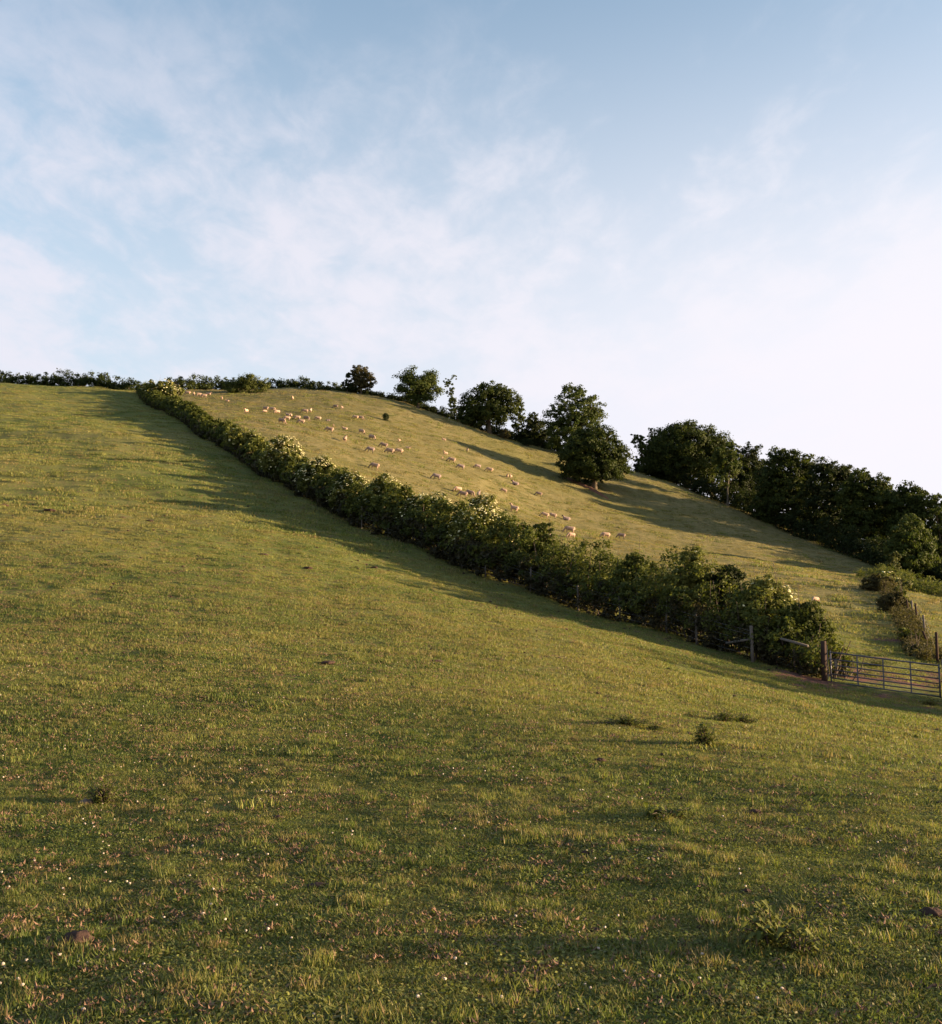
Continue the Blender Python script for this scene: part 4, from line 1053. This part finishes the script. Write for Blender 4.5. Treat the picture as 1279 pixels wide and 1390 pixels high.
dung = [source('dung', ball_mesh('dung%d' % i, .036, DUNG, rg, .6, .014)) for i in range(4)]
dead = [source('dead_leaf', dead_leaf_mesh('dead%d' % i, DEAD, rg, s)) for i, s in enumerate((.009, .013, .017, .011))]
def sprinkle(name, label, cat, n_, r0, r1, power, srcs, smin, smax, mats, seed, L, thr, grow=0.0, xr=None):
    rng = np.random.RandomState(seed); x, y = polar_points(n_, r0, r1, 29, rng, power)
    so = side_of_hedge(x, y); k = ~((so > -1) & (y > 38))
    pv = patch(x, y, L, seed)
    k &= rng.uniform(0, 1, n_) < np.clip((pv-thr)*3, .06, 1)
    if xr is not None: k &= rng.uniform(0, 1, n_) < np.clip(xr[0] - xr[1]*x/np.maximum(y, 1), .06, 1)
    x, y = x[k], y[k]; r = np.hypot(x, y)
    scatter(name, label, cat, np.stack([x, y, height(x, y)], 1), rng.uniform(0, 6.28, len(x)), rng.uniform(smin, smax, len(x))*(1+grow*r), normals_at(x, y), rng.randint(0, len(srcs), len(x)), srcs, mats)
sprinkle('clover_flowers', 'white clover heads dotted through the foreground grass', 'flowers', 2300, 4.5, 28, 1.2, clover, .7, 1.25, [PETAL], 31, 3.1, .35, .012, (.6, 1.3))
sprinkle('dead_leaves', 'withered pinkish brown leaves lying in the grass', 'leaf litter', 36000, 4, 46, 1.0, dead, .5, 1.3, [DEAD], 32, 2.3, .30, .012, (.8, .7))
sprinkle('dried_dung', 'scattered crumbs of dry dung on the near field', 'dung', 2600, 4.5, 75, .85, dung, .2, .7, [DUNG], 33, 5.3, .40, .035)

# ------------------------------------------------------------------ single things lying and growing in the near field
def lump(name, label, cat, px, py, s, mat, seed, flat=.55, group=None):
    rng = np.random.RandomState(seed); p = ground_at(px, py)
    bm = bmesh.new(); bmesh.ops.create_icosphere(bm, subdivisions=3, radius=s)
    ph = rng.uniform(0, 6, 6)
    for v in bm.verts:
        d_ = v.co.normalized(); k = 1 + .18*math.sin(d_.x*5+ph[0])*math.sin(d_.y*6+ph[1]) + .10*math.sin(d_.z*11+ph[2]+d_.x*9) + rng.uniform(-.06, .06)
        v.co = d_*s*k; v.co.z *= flat; v.co.x *= 1.25
    m = bpy.data.meshes.new(name); bm.to_mesh(m); bm.free(); m.materials.append(mat)
    for q in m.polygons: q.use_smooth = True
    o = obj(name, m, None, p + Vector((0, 0, s*flat*.4)), label=label, category=cat)
    o.rotation_euler = (0, 0, rng.uniform(0, 6))
    if group: o['group'] = group
    return o
DG = 'dung pats on the near field'
for i, (px, py, s, lab) in enumerate([
    (105,1284,.075,'large brown clod in the bottom left corner of the field'),
    (377,1111,.05,'dark dung pat right of the shaggy weed clump'),
    (600,1075,.055,'long dark dung pat in the foreground centre'),
    (432,1205,.06,'black flat dung pat low in the foreground'),
    (4,687,.18,'dung pat high on the left slope at the picture edge'),
    (67,694,.20,'widest dark pat high on the left slope'),
    (166,703,.12,'small pat right of the widest one on the left slope'),
    (203,708,.13,'pat farthest right of the high left row'),
    (357,754,.14,'dung pat in the middle of the near slope'),
    (418,772,.13,'last pat of the row crossing the near slope'),
    (508,771,.11,'dark spot near the edge of the hedge shadow'),
    (445,901,.10,'black pat in the open middle of the near field'),
    (592,899,.09,'dark pat just left of the near field centre'),
    (1117,1022,.05,'black pat on the slope left of the gate shadow'),
    (1025,1107,.05,'brown clod in the right foreground'),
    (815,1035,.05,'dark clod below the thistle clumps'),
    (1266,1248,.06,'dark clod at the right edge of the foreground')]):
    lump('dung_pat', lab, 'dung', px, py, s*(1.35 if py < 950 else 1), DUNG, 200+i, .35 if i not in (0, 14, 15, 16) else .7, DG)

def weed(name, label, px, py, h, w_, n_, leaf, seed, cat='weed', mat=LF_WEED, curl=.5, group=None):
    """a clump of stalked leaves springing from one root"""
    rng = np.random.RandomState(seed); p = ground_at(px, py); o = thing(name, label, cat, p, 0, group)
    V = []; Fq = []; Tt = []; G = Geo()
    ns = max(5, n_//7)
    for s in range(ns):
        a = rng.uniform(0, 2*PI); rr = rng.uniform(0, w_); hh = h*rng.uniform(.5, 1)*(1-.4*rr/w_)
        e = Vector((math.cos(a)*rr, math.sin(a)*rr, hh)); b = Vector((e.x*.25, e.y*.25, -.02)); mid = b.lerp(e, .5) + Vector((0, 0, .04))
        G.tube([b, mid, e], [.005, .004, .002], 4, False)
        for j in range(7):
            f_ = rng.uniform(.25, 1); q = b.lerp(e, f_); out = Vector((rng.uniform(-1, 1), rng.uniform(-1, 1), rng.uniform(-.1, .6))).normalized()
            ll = leaf*rng.uniform(.6, 1.2); side = out.cross(Vector((0, 0, 1))).normalized()*ll*.22
            t1 = q + out*ll*.5 + Vector((0, 0, ll*.08)); t2 = q + out*ll - Vector((0, 0, ll*curl*.6))
            b0 = len(V); V += [q, t1+side, t2, t1-side, t1 - Vector((0, 0, ll*.06))]
            Fq += [(b0, b0+1, b0+2, b0+4), (b0, b0+4, b0+2, b0+3)]; tv = rng.uniform(0, 1); Tt += [tv]*5
    obj('leaves', mesh_np(name, V, Fq, [mat], attrs={'tint': Tt}), o); obj('stems', G.mesh(name+'_st', TWIG), o, kind='stuff')
    return o
weed('weed_clump', 'shaggy dark weed clump in the left foreground over a bare root', 142, 1092, .25, .20, 420, .07, 301)
lump('tree_root', 'grey pink bare root poking from the left foreground weed clump', 'root', 117, 1092, .06, ROCKM, 302, .6)
weed('thistle', 'upright reddish thistle clump, lowest of the right foreground weeds', 955, 1012, .32, .22, 260, .10, 303)
weed('thistle', 'wide low clump left of the upright thistle', 850, 986, .17, .42, 380, .09, 304)
weed('thistle', 'small dark tuft between the wide clump and the upright thistle', 887, 993, .12, .18, 110, .08, 305)
weed('thistle', 'tallest leafy clump of the upper row of weeds', 985, 981, .25, .32, 260, .10, 306)
weed('thistle', 'right hand clump of the upper row of weeds', 1010, 984, .20, .36, 260, .10, 307)
weed('thistle', 'little thistle farthest up, left of the upper row of weeds', 942, 976, .14, .20, 90, .09, 308)
weed('dock_plant', 'broad leaved dock with drooping leaves at the bottom of the field', 1048, 1284, .22, .20, 130, .095, 309, curl=.9)
weed('nettle', 'small nettle at the right side of the broad leaved dock', 1085, 1296, .13, .12, 90, .06, 310)
weed('rush_tuft', 'ragged green tussock in the grass left of the dock', 905, 1110, .10, .28, 160, .09, 311)
weed('bramble_sprig', 'green plant growing in the muddy gateway behind the bars', 1190, 905, .35, .5, 200, .14, 312, mat=LF_ELDER)
weed('bramble_sprig', 'nettles at the lower right corner of the gateway', 1262, 958, .30, .5, 200, .13, 313, mat=LF_ELDER)
